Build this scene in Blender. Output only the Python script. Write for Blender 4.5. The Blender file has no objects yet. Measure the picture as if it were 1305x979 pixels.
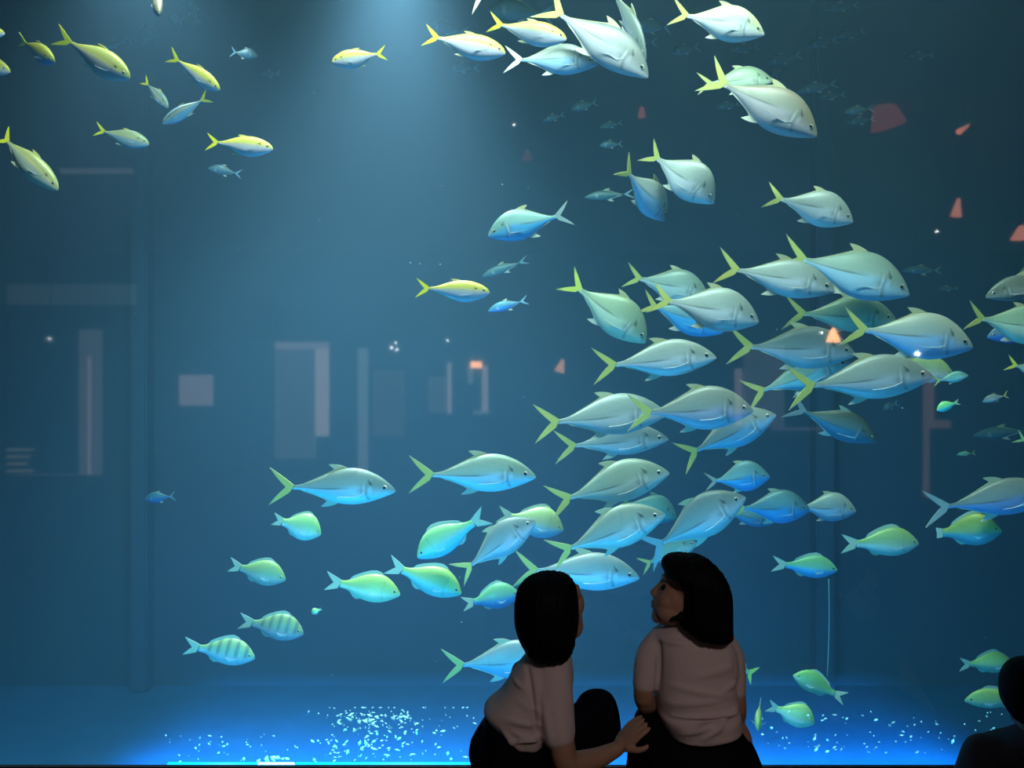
import bpy, bmesh, math, random
from mathutils import Vector, Matrix
from mathutils.geometry import tessellate_polygon
random.seed(7)
sc = bpy.context.scene
COL = sc.collection
F = 1086.0            # focal length in pixels of the 1305 x 979 frame
CX, CY = 652.5, 489.5
CAMZ = 1.35           # eye height of the photographer
GLASS_Y = 2.85        # front face of the acrylic window
WATER_Y = 3.10        # rear face of the acrylic, where the water begins
BACK_Y = 9.6          # rear wall of the tank
TANK_FLOOR = -2.05
HALL_BACK = -7.0

def P(px, py, Y):
    return Vector(((px - CX) / F * Y, Y, CAMZ - (py - CY) / F * Y))

def R(px, py, y):
    """where something at distance y in the hall stands, seen mirrored in the window"""
    Yv = 2 * GLASS_Y - y
    return Vector(((px - CX) / F * Yv, y, CAMZ - (py - CY) / F * Yv))

# ---------------------------------------------------------------- materials
def new_mat(name):
    m = bpy.data.materials.new(name)
    m.use_nodes = True
    return m, m.node_tree.nodes, m.node_tree.links

def plain(name, col, rough=0.6, metal=0.0, spec=0.5, noise=0.0, scale=20.0, bump=0.0):
    m, n, l = new_mat(name)
    b = n['Principled BSDF']
    b.inputs['Roughness'].default_value = rough
    b.inputs['Metallic'].default_value = metal
    b.inputs['Specular IOR Level'].default_value = spec
    tc = n.new('ShaderNodeTexCoord')
    t = n.new('ShaderNodeTexNoise'); t.inputs['Scale'].default_value = scale; t.inputs['Detail'].default_value = 4
    l.new(tc.outputs['Object'], t.inputs['Vector'])
    mx = n.new('ShaderNodeMix'); mx.data_type = 'RGBA'
    mx.inputs['A'].default_value = (*[c * (1 - noise) for c in col], 1)
    mx.inputs['B'].default_value = (*[min(1, c * (1 + noise)) for c in col], 1)
    l.new(t.outputs['Fac'], mx.inputs['Factor'])
    l.new(mx.outputs['Result'], b.inputs['Base Color'])
    if bump:
        bp = n.new('ShaderNodeBump'); bp.inputs['Strength'].default_value = bump; bp.inputs['Distance'].default_value = 0.02
        l.new(t.outputs['Fac'], bp.inputs['Height']); l.new(bp.outputs['Normal'], b.inputs['Normal'])
    return m

def emis(name, col, strength):
    m, n, l = new_mat(name)
    b = n['Principled BSDF']
    b.inputs['Base Color'].default_value = (*[min(1, c) for c in col], 1)
    b.inputs['Emission Color'].default_value = (*col, 1)
    b.inputs['Emission Strength'].default_value = strength
    return m

def skin_pattern(name, rough, metal, grain):
    """fish skin: the pattern attribute of the mesh, broken up with scale-like noise"""
    m, n, l = new_mat(name)
    b = n['Principled BSDF']
    a = n.new('ShaderNodeAttribute'); a.attribute_name = 'pattern'
    tc = n.new('ShaderNodeTexCoord')
    v = n.new('ShaderNodeTexVoronoi'); v.inputs['Scale'].default_value = 130
    l.new(tc.outputs['Object'], v.inputs['Vector'])
    mp = n.new('ShaderNodeMapRange'); mp.inputs['To Min'].default_value = 1 - grain; mp.inputs['To Max'].default_value = 1 + grain * .4
    l.new(v.outputs['Distance'], mp.inputs['Value'])
    mul = n.new('ShaderNodeVectorMath'); mul.operation = 'SCALE'
    l.new(a.outputs['Color'], mul.inputs[0]); l.new(mp.outputs['Result'], mul.inputs['Scale'])
    l.new(mul.outputs['Vector'], b.inputs['Base Color'])
    b.inputs['Roughness'].default_value = rough
    b.inputs['Metallic'].default_value = metal
    return m

# ---------------------------------------------------------------- objects
def mesh_from(name, verts, faces, smooth=True):
    me = bpy.data.meshes.new(name)
    me.from_pydata([tuple(v) for v in verts], [], faces)
    if smooth:
        me.polygons.foreach_set('use_smooth', [True] * len(me.polygons))
    me.update()
    return me

def obj(name, me, mat, parent=None):
    o = bpy.data.objects.new(name, me)
    COL.objects.link(o)
    if mat is not None:
        o.data.materials.append(mat)
    if parent is not None:
        o.parent = parent
    return o

def tag(o, label=None, cat=None, group=None, kind=None):
    if label: o['label'] = label
    if cat: o['category'] = cat
    if group: o['group'] = group
    if kind: o['kind'] = kind
    return o

def empty(name, loc):
    o = bpy.data.objects.new(name, None)
    o.empty_display_size = 0.05
    COL.objects.link(o)
    o.location = loc
    return o

def box_data(x0, x1, y0, y1, z0, z1, verts, faces):
    k = len(verts)
    verts += [(x0, y0, z0), (x1, y0, z0), (x1, y1, z0), (x0, y1, z0), (x0, y0, z1), (x1, y0, z1), (x1, y1, z1), (x0, y1, z1)]
    faces += [[k + i for i in f] for f in ((0, 3, 2, 1), (4, 5, 6, 7), (0, 1, 5, 4), (1, 2, 6, 5), (2, 3, 7, 6), (3, 0, 4, 7))]

def box(name, x0, x1, y0, y1, z0, z1, mat, parent=None, bevel=0.0):
    v, f = [], []
    box_data(x0, x1, y0, y1, z0, z1, v, f)
    me = mesh_from(name, v, f, smooth=False)
    if bevel:
        bm = bmesh.new(); bm.from_mesh(me)
        bmesh.ops.bevel(bm, geom=bm.edges[:], offset=bevel, segments=2, affect='EDGES')
        bm.to_mesh(me); bm.free()
    return obj(name, me, mat, parent)

def interp(pts, u):
    """smooth curve through (u, value) points"""
    if u <= pts[0][0]: return pts[0][1]
    for i in range(len(pts) - 1):
        a, b = pts[i], pts[i + 1]
        if u <= b[0]:
            pa = pts[i - 1] if i > 0 else a
            pb = pts[i + 2] if i + 2 < len(pts) else b
            h = b[0] - a[0]
            t = (u - a[0]) / h
            ma = (b[1] - pa[1]) / max(1e-6, b[0] - pa[0]) * h
            mb = (pb[1] - a[1]) / max(1e-6, pb[0] - a[0]) * h
            t2, t3 = t * t, t * t * t
            return (2*t3 - 3*t2 + 1) * a[1] + (t3 - 2*t2 + t) * ma + (-2*t3 + 3*t2) * b[1] + (t3 - t2) * mb
    return pts[-1][1]

def sstep(a, b, x):
    t = max(0.0, min(1.0, (x - a) / (b - a)))
    return t * t * (3 - 2 * t)

def mixc(a, b, t):
    return tuple(a[i] + (b[i] - a[i]) * t for i in range(3))
WATER_SCATTER = 0.038
WATER_ABSORB = 0.095
# ================================================================ FISH
M_SKIN = skin_pattern('silver fish skin', 0.42, 0.1, 0.10)
M_FIN = skin_pattern('fish fin', 0.5, 0.0, 0.05)
M_EYE = plain('fish eye silver', (0.55, 0.56, 0.5), 0.25)
M_PUPIL = plain('fish pupil', (0.006, 0.007, 0.008), 0.15)
M_PECT = plain('pale fin membrane', (0.80, 0.84, 0.80), 0.45)

CS = [1, .985, .95, .9, .82, .72, .62, .52, .43, .34, .26, .19, .13, .085, .05, .02, -.01, -.04, -.08, -.14, -.22, -.32, -.44, -.57, -.7, -.82, -.91, -.97, -1]
CS_LOW = [1, .9, .7, .45, .2, .03, -.1, -.35, -.65, -.88, -1]

KINDS = {
 'trevally': dict(
   top=[(0,.006),(.025,.032),(.06,.060),(.12,.100),(.2,.14),(.32,.176),(.45,.183),(.6,.15),(.75,.09),(.87,.042),(.95,.022),(1,.018)],
   bot=[(0,.006),(.03,.024),(.08,.044),(.18,.08),(.3,.112),(.42,.128),(.55,.12),(.7,.078),(.83,.038),(.93,.02),(1,.018)],
   depth=.311, wid=.42, tail=.185, span=.30, notch=.064,
   back=(.25,.31,.26), mid=(.40,.48,.43), belly=(.62,.70,.72), fin=(.50,.52,.30), tailc=(.56,.60,.16), tailtip=(.36,.40,.26), line=(.10,.13,.12)),
 'scad': dict(
   top=[(0,.008),(.03,.035),(.08,.06),(.18,.09),(.32,.112),(.45,.113),(.6,.095),(.75,.062),(.88,.03),(1,.016)],
   bot=[(0,.008),(.04,.034),(.1,.058),(.22,.094),(.36,.118),(.5,.115),(.65,.085),(.8,.045),(.92,.02),(1,.014)],
   depth=.231, wid=.5, tail=.175, span=.27, notch=.068,
   back=(.68,.64,.10), mid=(.62,.60,.42), belly=(.62,.66,.76), fin=(.7,.68,.25), tailc=(.86,.82,.05), tailtip=(.8,.78,.08), line=(.75,.72,.2)),
 'bream': dict(
   top=[(0,.01),(.03,.04),(.08,.08),(.16,.13),(.26,.17),(.38,.19),(.52,.178),(.66,.14),(.8,.085),(.92,.048),(1,.042)],
   bot=[(0,.01),(.04,.035),(.1,.062),(.2,.1),(.32,.128),(.46,.138),(.6,.125),(.74,.09),(.87,.054),(1,.042)],
   depth=.328, wid=.44, tail=.2, span=.25, notch=.10,
   back=(.46,.62,.24), mid=(.50,.64,.40), belly=(.66,.76,.76), fin=(.42,.55,.40), tailc=(.50,.62,.42), tailtip=(.40,.52,.42), line=(.4,.5,.3)),
}

def fin_mesh(outline, thick, fy, colf):
    """a fin: the outline in the fish's upright plane, given a real thickness that thins out to its rim"""
    n = len(outline)
    cxm = sum(p[0] for p in outline) / n; czm = sum(p[1] for p in outline) / n
    tris = tessellate_polygon([[Vector((p[0], p[1], 0)) for p in outline]])
    verts, faces, cols = [], [], []
    for s in (1, -1):
        for (x, z) in outline:
            verts.append((x, fy(x) + s * thick * .5, z)); cols.append(colf(x, z))
    for t in tris:
        faces.append([t[0], t[1], t[2]]); faces.append([n + t[2], n + t[1], n + t[0]])
    for i in range(n):
        j = (i + 1) % n
        faces.append([i, n + i, n + j, j])
    me = mesh_from('fin', verts, faces, smooth=False)
    at = me.color_attributes.new('pattern', 'FLOAT_COLOR', 'POINT')
    for i, c in enumerate(cols): at.data[i].color = (*c, 1)
    me.update()
    bm = bmesh.new(); bm.from_mesh(me); bmesh.ops.recalc_face_normals(bm, faces=bm.faces[:]); bm.to_mesh(me); bm.free()
    return me

def curve_pts(a, b, bulge, k=6):
    """points from a to b bowed sideways"""
    a = Vector(a); b = Vector(b); d = b - a; nrm = Vector((-d.y, d.x))
    return [tuple(a + d * (i / k) + nrm * bulge * 4 * (i / k) * (1 - i / k)) for i in range(k)]

def make_fish(kind, N, T, h, Y, label, name=None, yaw=0.0, roll=0.0, bend=None, group=None, tint=None, bands=0, low=False,
              pect=1.0, spot=True, tailcol=None, span=None, finup=1.0, tail_len=None, bellyc=None, backc=None, spread=0.0):
    Y = 4.3 + (Y - 3.5) * 1.35 if Y < 5 else min(9.0, 6.5 + (Y - 5) * .75)
    k = KINDS[kind]
    lpx = math.hypot(N[0] - T[0], N[1] - T[1])
    l0 = lpx / F * Y
    dY = l0 * math.tan(math.radians(yaw)) * .5
    pn, pt = P(N[0], N[1], Y - dY), P(T[0], T[1], Y + dY)
    fwd = (pn - pt); L = fwd.length; fwd.normalize()
    tl = (tail_len or k['tail']) * L
    Lb = L - tl
    up = Vector((0, 0, 1)); up = (up - fwd * up.dot(fwd)).normalized()
    up = Matrix.Rotation(math.radians(roll), 3, fwd) @ up
    side = up.cross(fwd)
    H = h * (.93 if kind == 'trevally' else .97) / F * Y
    hs = H / (k['depth'] * Lb) * Lb          # profile value -> metres
    if bend is None: bend = random.uniform(-.035, .035)
    mid = pn.lerp(pt, .5)
    root = empty(name or kind, mid)
    rot = Matrix((fwd, side, up)).transposed()
    root.rotation_euler = rot.to_euler()
    x_nose = L * .5
    def X(u): return x_nose - u * Lb
    def fy(x):
        s = (x_nose - x) / L
        return bend * L * (2.2 * max(0, s - .35) ** 2 * 2.0) - bend * L * .12
    nu = 20 if low else 46
    cs = CS_LOW if low else CS
    nh = len(cs); ring = 2 * nh - 2
    verts, cols, faces = [], [], []
    back, midc, belly = backc or k['back'], k['mid'], bellyc or k['belly']  # blue bellyc values put the glow of the blue lamps into the belly colour
    if tint:
        back, midc, belly = [tuple(c[i] * tint[i] for i in range(3)) for c in (back, midc, belly)]
    rj = random.uniform(.9, 1.08)
    def colour(u, c):
        if kind == 'trevally':
            zl = .02 + .22 * sstep(.75, .3, u)
            t = sstep(-.22, .12, c - zl)
            col = mixc(belly, midc, t)
            col = mixc(col, back, sstep(.25, .95, c) * .8)
            if u > .42:                                   # dark scute line of the rear half
                d = abs(c - zl * .5) / .065
                if d < 1: col = mixc(col, k['line'], (1 - d) * min(1, (u - .42) * 6) * .95)
            g = abs(u - (.235 + .035 * (1 - (c + .1) ** 2))) / .016   # gill cover edge
            if g < 1 and -.75 < c < .6: col = mixc(col, (.07, .09, .08), (1 - g) * .85)
            if spot:
                s = math.hypot((u - .232) / .014, (c - .42) / .09)
                if s < 1: col = mixc(col, (.02, .025, .02), .9)
            g = abs(u - (.285 + .03 * (1 - (c + .1) ** 2))) / .014
            if g < 1 and -.5 < c < .35: col = mixc(col, (.10, .13, .12), (1 - g) * .45)
            g = abs(u - (.262 + .035 * (1 - (c + .1) ** 2))) / .010
            if g < 1 and -.6 < c < .5: col = mixc(col, (.8, .85, .8), (1 - g) * .5)
            s = math.hypot((u - .33) / .05, (c + .02) / .2)
            if s < 1: col = mixc(col, (.18, .22, .2), (1 - s) * .5)
            if u < .22: col = mixc(col, back, .5 * sstep(-.35, .2, c))
            if u < .075:
                d = abs(c - (-.42 + u * 2.)) / .12
                if d < 1: col = mixc(col, (.05, .06, .06), (1 - d) * .8)
        elif kind == 'scad':
            t = sstep(.1, .38, c)
            col = mixc(belly, midc, sstep(-.25, .12, c))
            col = mixc(col, back, t)
            d = abs(c - .2) / .1
            if d < 1: col = mixc(col, (.82, .74, .16), (1 - d) * .8)
            g = abs(u - (.22 + .03 * (1 - c * c))) / .012
            if g < 1 and abs(c) < .7: col = mixc(col, (.25, .25, .2), (1 - g) * .5)
            s = math.hypot((u - .225) / .016, (c - .3) / .12)
            if s < 1: col = mixc(col, (.03, .03, .03), .9)
        else:
            t = sstep(-.35, .25, c)
            col = mixc(belly, midc, t)
            col = mixc(col, back, sstep(.05, .7, c))
            if bands:
                bnd = .5 + .5 * math.cos(u * 2 * math.pi * 6.2 + c * .5)
                col = mixc(col, (.10, .16, .15), sstep(.5, .9, bnd) * .62 * sstep(-.45, .2, c) * sstep(.95, .8, u))
            g = abs(u - (.25 + .04 * (1 - c * c))) / .014
            if g < 1 and abs(c) < .75: col = mixc(col, (.2, .28, .2), (1 - g) * .45)
            if u < .09:
                d = abs(c - (-.35 + u * 1.2)) / .12
                if d < 1: col = mixc(col, (.2, .25, .2), (1 - d) * .6)
        return tuple(min(1, x * rj) for x in col)
    for i in range(nu + 1):
        u = (i / nu) ** 1.15
        top, bot = interp(k['top'], u) * hs, interp(k['bot'], u) * hs
        w = k['wid'] * (top + bot) * .5 * (1.0 if u > .1 else .75 + 2.5 * u)
        if u > .8: w *= 1 - .45 * (u - .8) / .2
        for j in range(ring):
            jj = j if j < nh else ring - j
            s = 1 if j < nh else -1
            c = cs[jj]
            sn = math.sqrt(max(0, 1 - c * c)) ** .85
            verts.append((X(u), fy(X(u)) + s * w * sn, top * c if c > 0 else bot * c))
            cols.append(colour(u, c))
    for i in range(nu):
        for j in range(ring):
            j2 = (j + 1) % ring
            faces.append([i * ring + j, i * ring + j2, (i + 1) * ring + j2, (i + 1) * ring + j])
    faces.append(list(range(ring))[::-1]); faces.append([nu * ring + j for j in range(ring)])
    me = mesh_from('body', verts, faces)
    at = me.color_attributes.new('pattern', 'FLOAT_COLOR', 'POINT')
    buf = []
    for c in cols: buf += [*c, 1.0]
    at.data.foreach_set('color', buf)
    bm = bmesh.new(); bm.from_mesh(me); bmesh.ops.recalc_face_normals(bm, faces=bm.faces[:]); bm.to_mesh(me); bm.free()
    obj('body', me, M_SKIN, root)
    # ---- tail fin
    th = .011 * L
    tc, tt = tailcol or k['tailc'], k['tailtip']
    xb = X(1) + .012 * L
    sp = (span / F * Y if span else k['span'] * L) * .5
    pd = k['top'][-1][1] * hs
    nt = k['notch'] * L
    xe = -L * .5
    out = curve_pts((xb, pd), (xe, sp), -.012) + curve_pts((xe, sp), (xb - nt, 0), -.03 if kind != 'bream' else -.02) \
        + curve_pts((xb - nt, 0), (xe, -sp), -.03 if kind != 'bream' else -.02) + curve_pts((xe, -sp), (xb, -pd), -.012)
    def tcol(x, z):
        return mixc(tc, tt, sstep(.6, 1.0, abs(z) / sp) * .8)
    obj('tail_fin', fin_mesh(out, th, fy, tcol), M_FIN, root)
    # ---- dorsal and anal fins
    def top_at(u): return (X(u), interp(k['top'], u) * hs)
    def bot_at(u): return (X(u), -interp(k['bot'], u) * hs)
    fc = k['fin']
    fcol = lambda x, z: fc
    hL = Lb * finup
    if kind in ('trevally', 'scad'):
        big = 1.0 if kind == 'trevally' else .55
        a, b = top_at(.47), top_at(.58)
        tip = (X(.655), top_at(.6)[1] + .062 * hL * big)
        lowr = [(X(u), interp(k['top'], u) * hs + .012 * hL * (1 - (u - .6) / .4)) for u in (.64, .72, .8, .88)]
        base = [(X(u), interp(k['top'], u) * hs - .012 * hL) for u in (.95, .86, .76, .66, .56, .47)]
        out = curve_pts(a, tip, -.08) + [tip] + [(X(.60), top_at(.6)[1] + .018 * hL * big)] + lowr + base
        obj('dorsal_fin', fin_mesh(out, th * .7, fy, fcol), M_FIN, root)
        a = bot_at(.55)
        tip = (X(.72), bot_at(.66)[1] - .075 * hL * big)
        lowr = [(X(u), -interp(k['bot'], u) * hs - .010 * hL) for u in (.70, .78, .88)]
        base = [(X(u), -interp(k['bot'], u) * hs + .012 * hL) for u in (.95, .86, .76, .66, .55)]
        out = curve_pts(a, tip, .07) + [tip] + [(X(.66), bot_at(.66)[1] - .02 * hL * big)] + lowr + base
        obj('anal_fin', fin_mesh(out, th * .7, fy, lambda x, z: mixc(fc, (.75, .8, .75), .5)), M_FIN, root)
    else:
        ups = [(.3, .0), (.34, .035), (.42, .05), (.52, .046), (.62, .04), (.72, .04), (.8, .034), (.86, .0)]
        out = []
        for q, (u, v) in enumerate(ups):
            out.append((X(u + .02 * (v > 0)), interp(k['top'], u) * hs + v * hL))
        out += [(X(u), interp(k['top'], u) * hs - .015 * hL) for u in (.86, .75, .62, .5, .4, .3)]
        obj('dorsal_fin', fin_mesh(out, th * .7, fy, fcol), M_FIN, root)
        a = bot_at(.62)
        out = [a, (X(.7), bot_at(.7)[1] - .05 * hL), (X(.76), bot_at(.76)[1] - .045 * hL), (X(.82), bot_at(.82)[1] - .0)] + \
              [(X(u), -interp(k['bot'], u) * hs + .015 * hL) for u in (.82, .75, .68, .62)]
        obj('anal_fin', fin_mesh(out, th * .7, fy, fcol), M_FIN, root)
    # ---- side fins and eyes
    if not low:
        for s in (1, -1):
            ln = (.26 if kind == 'trevally' else .2) * Lb * pect
            if kind == 'bream':
                out = curve_pts((0, .02 * Lb), (-ln, .01 * Lb), .12) + curve_pts((-ln, .01 * Lb), (-ln * .7, -.06 * Lb), .1) + curve_pts((-ln * .7, -.06 * Lb), (0, -.02 * Lb), .0)
            else:
                out = curve_pts((0, .014 * Lb), (-ln, -.03 * Lb), .06) + curve_pts((-ln, -.03 * Lb), (0, -.02 * Lb), -.01)
            fm = fin_mesh(out, th * .6, lambda x: 0, lambda x, z: (.8, .84, .8))
            o = obj('pectoral_fin', fm, M_PECT, root)
            u = .29
            top, bot = interp(k['top'], u) * hs, interp(k['bot'], u) * hs
            w = k['wid'] * (top + bot) * .5
            o.location = (X(u), fy(X(u)) + s * w * .93, -.3 * bot)
            o.rotation_euler = (s * -.25, 0, s * -(.16 + spread))
            # eye
            ue = .105 if kind == 'trevally' else .1
            top, bot = interp(k['top'], ue) * hs, interp(k['bot'], ue) * hs
            w = k['wid'] * (top + bot) * .5 * (.75 + 2.5 * ue if ue <= .1 else 1)
            r = (.027 if kind != 'scad' else .024) * Lb
            c = .3
            pos = Vector((X(ue), fy(X(ue)) + s * (w * (1 - c * c) ** .425 - r * .25), top * c))
            e = obj('eye', disc_eye(r, .45), M_EYE, root); e.location = pos
            pu = obj('pupil', disc_eye(r * .6, .5), M_PUPIL, e); pu.location = (0, s * r * .28, 0)
    elif lpx > 1e9:
        pass
    tag(root, label, 'fish', group)
    return root

_eye_cache = {}
def disc_eye(r, flat):
    """a lens-shaped eyeball"""
    v, f = [], []
    nr, ns = 6, 12
    for i in range(nr + 1):
        a = math.pi * i / nr
        for j in range(ns):
            b = 2 * math.pi * j / ns
            v.append((r * math.sin(a) * math.cos(b), r * flat * math.cos(a), r * math.sin(a) * math.sin(b)))
    for i in range(nr):
        for j in range(ns):
            j2 = (j + 1) % ns
            f.append([i * ns + j, i * ns + j2, (i + 1) * ns + j2, (i + 1) * ns + j])
    me = mesh_from('eye', v, f)
    bm = bmesh.new(); bm.from_mesh(me); bmesh.ops.remove_doubles(bm, verts=bm.verts[:], dist=r * .01); bmesh.ops.recalc_face_normals(bm, faces=bm.faces[:]); bm.to_mesh(me); bm.free()
    return me
# ================================================================ THE FISH OF THE TANK
SCH = 'trevally of the big school'
TOPG = 'trevally under the top edge'
SCG = 'yellow backed scad'
BRG = 'bream and snappers low in the tank'
FAR = 'dim fish far back in the water'
T_, S_, B_ = 'trevally', 'scad', 'bream'
GREEN = (1.0, 1.12, .8); GREY = (.8, .78, .74); BLUE = (.75, .95, 1.05); CYAN = (.8, 1.08, 1.0)
DARK = (.5, .5, .46); DIMT = (.35, .5, .6)

# ---- left of the beam: yellow backed scad below the surface
mf = make_fish
mf(S_, (74,243), (-9,163), 30, 3.5, 'large yellow-green fish diving at the left edge, its tail out of the picture', group=SCG, bend=.09, roll=-12, backc=(.5,.52,.2), bellyc=(.5,.6,.5))
mf(S_, (6,43), (-80,36), 24, 3.7, 'pale yellow fish head just entering at the upper left edge', group=SCG)
mf(S_, (13,92), (-70,62), 26, 3.9, 'grey pointed fish snout at the left edge under the pale yellow head', group=SCG, tint=GREY)
mf(S_, (70,79), (25,50), 25, 3.9, 'small scad with orange-yellow back and deep blue-lit belly near the upper left corner', group=SCG, roll=22, yaw=20, bellyc=(.10,.33,.62))
mf(S_, (165,100), (77,46), 36, 3.6, 'curved scad with olive back and bulging grey belly at upper left', group=SCG, bend=-.06, roll=14, bellyc=(.42,.45,.5), backc=(.55,.55,.15))
mf(S_, (280,115), (217,70), 22, 3.8, 'slim scad with yellow-green back pointing down, right of the curved grey-bellied one', group=SCG, roll=18)
mf(S_, (214,138), (184,102), 16, 4.2, 'short blue scad with a yellow tail diving steeply, under the curved grey-bellied one', group=SCG, bellyc=(.3,.5,.75), backc=(.3,.42,.4), yaw=15)
mf(S_, (207,158), (267,122), 18, 5.2, 'dim blue scad swimming down to the left, behind the short diving one', group=SCG, bellyc=(.2,.5,.75), backc=(.2,.3,.3))
mf(S_, (190,184), (122,165), 23, 4.3, 'olive-green scad with a blunt head above the thin pale line at left', group=SCG, backc=(.5,.58,.32), bellyc=(.35,.5,.58))
mf(S_, (348,190), (262,180), 26, 3.6, 'yellow-tailed scad with lavender side swimming alone, right of the olive one', group=SCG)
mf(S_, (423,79), (493,68), 24, 3.7, 'arched yellow-backed scad swimming left, alone in the light beam', group=SCG, bend=.03, roll=-8)
mf(S_, (644,68), (540,45), 33, 3.6, 'yellow-backed scad with dark eye, left of the pair near the top middle', group=SCG)
mf(S_, (722,50), (622,30), 32, 3.75, 'yellow-backed scad with orange-pink gill, right of the pair in front of the large grey trevally', group=SCG)
mf(S_, (624,373), (530,367), 28, 3.6, 'yellow-tailed scad swimming right alone in the middle of the tank', group=SCG)
mf(S_, (203,19), (196,-22), 24, 3.9, 'scad with orange-white rims and blue-lit belly nosing down at the top left edge', group=SCG, yaw=35, bellyc=(.10,.33,.62), backc=(.85,.7,.5))

# ---- under the top edge
mf(T_, (762,82), (642,74), 42, 3.9, 'trevally with blue-lit belly and white tail behind the pair of yellow scad', group=TOPG, tailcol=(.8,.85,.75), bellyc=(.35,.6,.8))
mf(T_, (694,-48), (595,4), 46, 3.6, 'trevally above the top edge showing only its pale hanging tail', group=TOPG, tailcol=(.72,.74,.6), yaw=10)
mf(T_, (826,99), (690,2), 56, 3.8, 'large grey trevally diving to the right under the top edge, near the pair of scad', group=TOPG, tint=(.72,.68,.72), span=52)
mf(T_, (823,76), (776,-28), 30, 4.15, 'narrow trevally seen along its pale back behind the large grey diving one', group=TOPG, roll=32, yaw=18)
mf(T_, (974,44), (853,16), 50, 3.6, 'trevally with yellowish back touching the top edge, its tail cut off by it', group=TOPG, backc=(.5,.55,.25), pect=1.0)
mf(T_, (985,103), (888,107), 36, 4.2, 'green-backed trevally mostly hidden behind the big diving one at upper right', group=TOPG, tint=GREEN)
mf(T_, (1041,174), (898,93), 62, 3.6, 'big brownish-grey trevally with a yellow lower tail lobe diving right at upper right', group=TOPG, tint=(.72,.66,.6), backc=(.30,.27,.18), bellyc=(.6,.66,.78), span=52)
mf(T_, (848,281), (790,208), 48, 3.9, 'trevally diving away with white side fins spread, left of the pair below the top group', group=SCH, roll=20, yaw=-38, spread=.7, bellyc=(.3,.55,.75))
mf(T_, (910,259), (822,190), 54, 3.85, 'pale trevally with long white side fin, right of the diving pair', group=SCH, roll=10, yaw=12, pect=1.2)
mf(T_, (622,301), (728,271), 43, 3.8, 'teal and blue trevally swimming left, alone in mid water', group=SCH, tint=(.6,.95,1.0), tailcol=(.25,.35,.36), bellyc=(.12,.42,.72))
mf(T_, (1087,283), (976,247), 50, 3.8, 'pale trevally with visible eye swimming right, alone above the right part of the school', group=SCH)

# ---- the school, from the top down
mf(T_, (1159,376), (993,321), 66, 4.3, 'large green-backed trevally with steep forehead, topmost right of the school', group=SCH, tint=(.92,1,.9), bellyc=(.45,.65,.85), span=46)
mf(T_, (1064,371), (911,339), 52, 3.8, 'trevally whose snout overlaps the large green-backed one behind it', group=SCH)
mf(T_, (823,437), (720,354), 56, 4.05, 'yellow-green trevally diving steeply at the upper left of the school', group=SCH, tint=GREEN, roll=8, span=38, tailcol=(.66,.74,.12))
mf(T_, (903,380), (796,350), 48, 4.4, 'pale trevally with dark-edged tail behind two others at the top of the school', group=SCH, tint=(.95,1.1,1.02))
mf(T_, (967,411), (828,378), 60, 3.75, 'grey-headed trevally in front of two bluer ones at the top of the school', group=SCH)
mf(T_, (922,424), (816,384), 48, 4.1, 'bright blue trevally with small green tail beneath the grey-headed one', group=SCH, bellyc=(.12,.5,.75), tint=(.45,.8,1.0), yaw=12)
mf(T_, (1142,408), (998,398), 50, 4.5, 'olive-green trevally behind the orange light reflection', group=SCH, tint=(.82,.95,.65), roll=12)
mf(T_, (1090,452), (928,440), 58, 4.1, 'grey trevally swimming right, just below the orange light reflection', group=SCH, tint=(.82,.85,.85))
mf(T_, (1240,443), (1072,416), 64, 3.9, 'large trevally with long snout and blue-lit belly at the right end of the school', group=SCH, backc=(.42,.44,.32), bellyc=(.3,.55,.82))
mf(T_, (913,456), (755,467), 50, 3.65, 'trevally in clear profile with dark eye and yellow-green tail, under the steep yellow-green one', group=SCH, bend=.0)
mf(T_, (1085,462), (948,505), 44, 4.65, 'cyan trevally rising to the right behind the grey one under the orange reflection', group=SCH, tint=CYAN, bellyc=(.25,.6,.8))
mf(T_, (1190,480), (1000,494), 60, 3.6, 'long grey trevally in front, lowest of the right-hand cluster', group=SCH, tint=(.85,.86,.86))
mf(B_, (1215,478), (1120,464), 36, 4.55, 'pale round-headed fish peeping out behind the long grey trevally', group=SCH, tint=(1.15,1.1,1.05))
mf(T_, (1117,563), (1005,517), 42, 4.1, 'dark olive trevally with blue-lit belly diving right, below the long grey trevally', group=SCH, backc=(.22,.26,.18), tint=(.6,.6,.5), bellyc=(.1,.38,.68), roll=16, tailcol=(.3,.34,.3))
mf(T_, (850,528), (680,540), 56, 4.0, 'pale trevally whose head is hidden behind the greyer one at mid height', group=SCH, bend=0)
mf(T_, (960,524), (800,526), 60, 3.6, 'greyish trevally with yellow tail overlapping the pale one to its left', group=SCH, tint=(.88,.88,.85), bellyc=(.55,.62,.78))
mf(T_, (852,560), (706,570), 42, 4.35, 'slim silver trevally below the pale half-hidden one', group=SCH)
mf(T_, (989,529), (864,584), 50, 4.0, 'trevally rising to the right with hanging yellow tail, behind the greyish one', group=SCH, bellyc=(.25,.58,.78), span=44)
mf(T_, (683,608), (521,605), 52, 3.65, 'pale green trevally with blue-lit belly, second from the left of the lower school', group=SCH, bend=0, tint=(.95,1.08,.95), bellyc=(.45,.68,.88))
mf(T_, (504,626), (343,620), 50, 3.65, 'leftmost trevally of the lower school, in clear profile', group=SCH, bend=0, tint=(.88,1.0,1.0), bellyc=(.5,.78,.88))
mf(T_, (853,603), (698,641), 56, 3.75, 'trevally with yellowish forehead rising to the right in mid school', group=SCH, tint=(1,1.05,.9), span=46)
mf(T_, (862,660), (786,638), 40, 4.5, 'bright turquoise trevally tucked behind the one with a pink cheek', group=SCH, tint=(.6,1.15,1.0), bellyc=(.15,.55,.7), yaw=-10)
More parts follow.
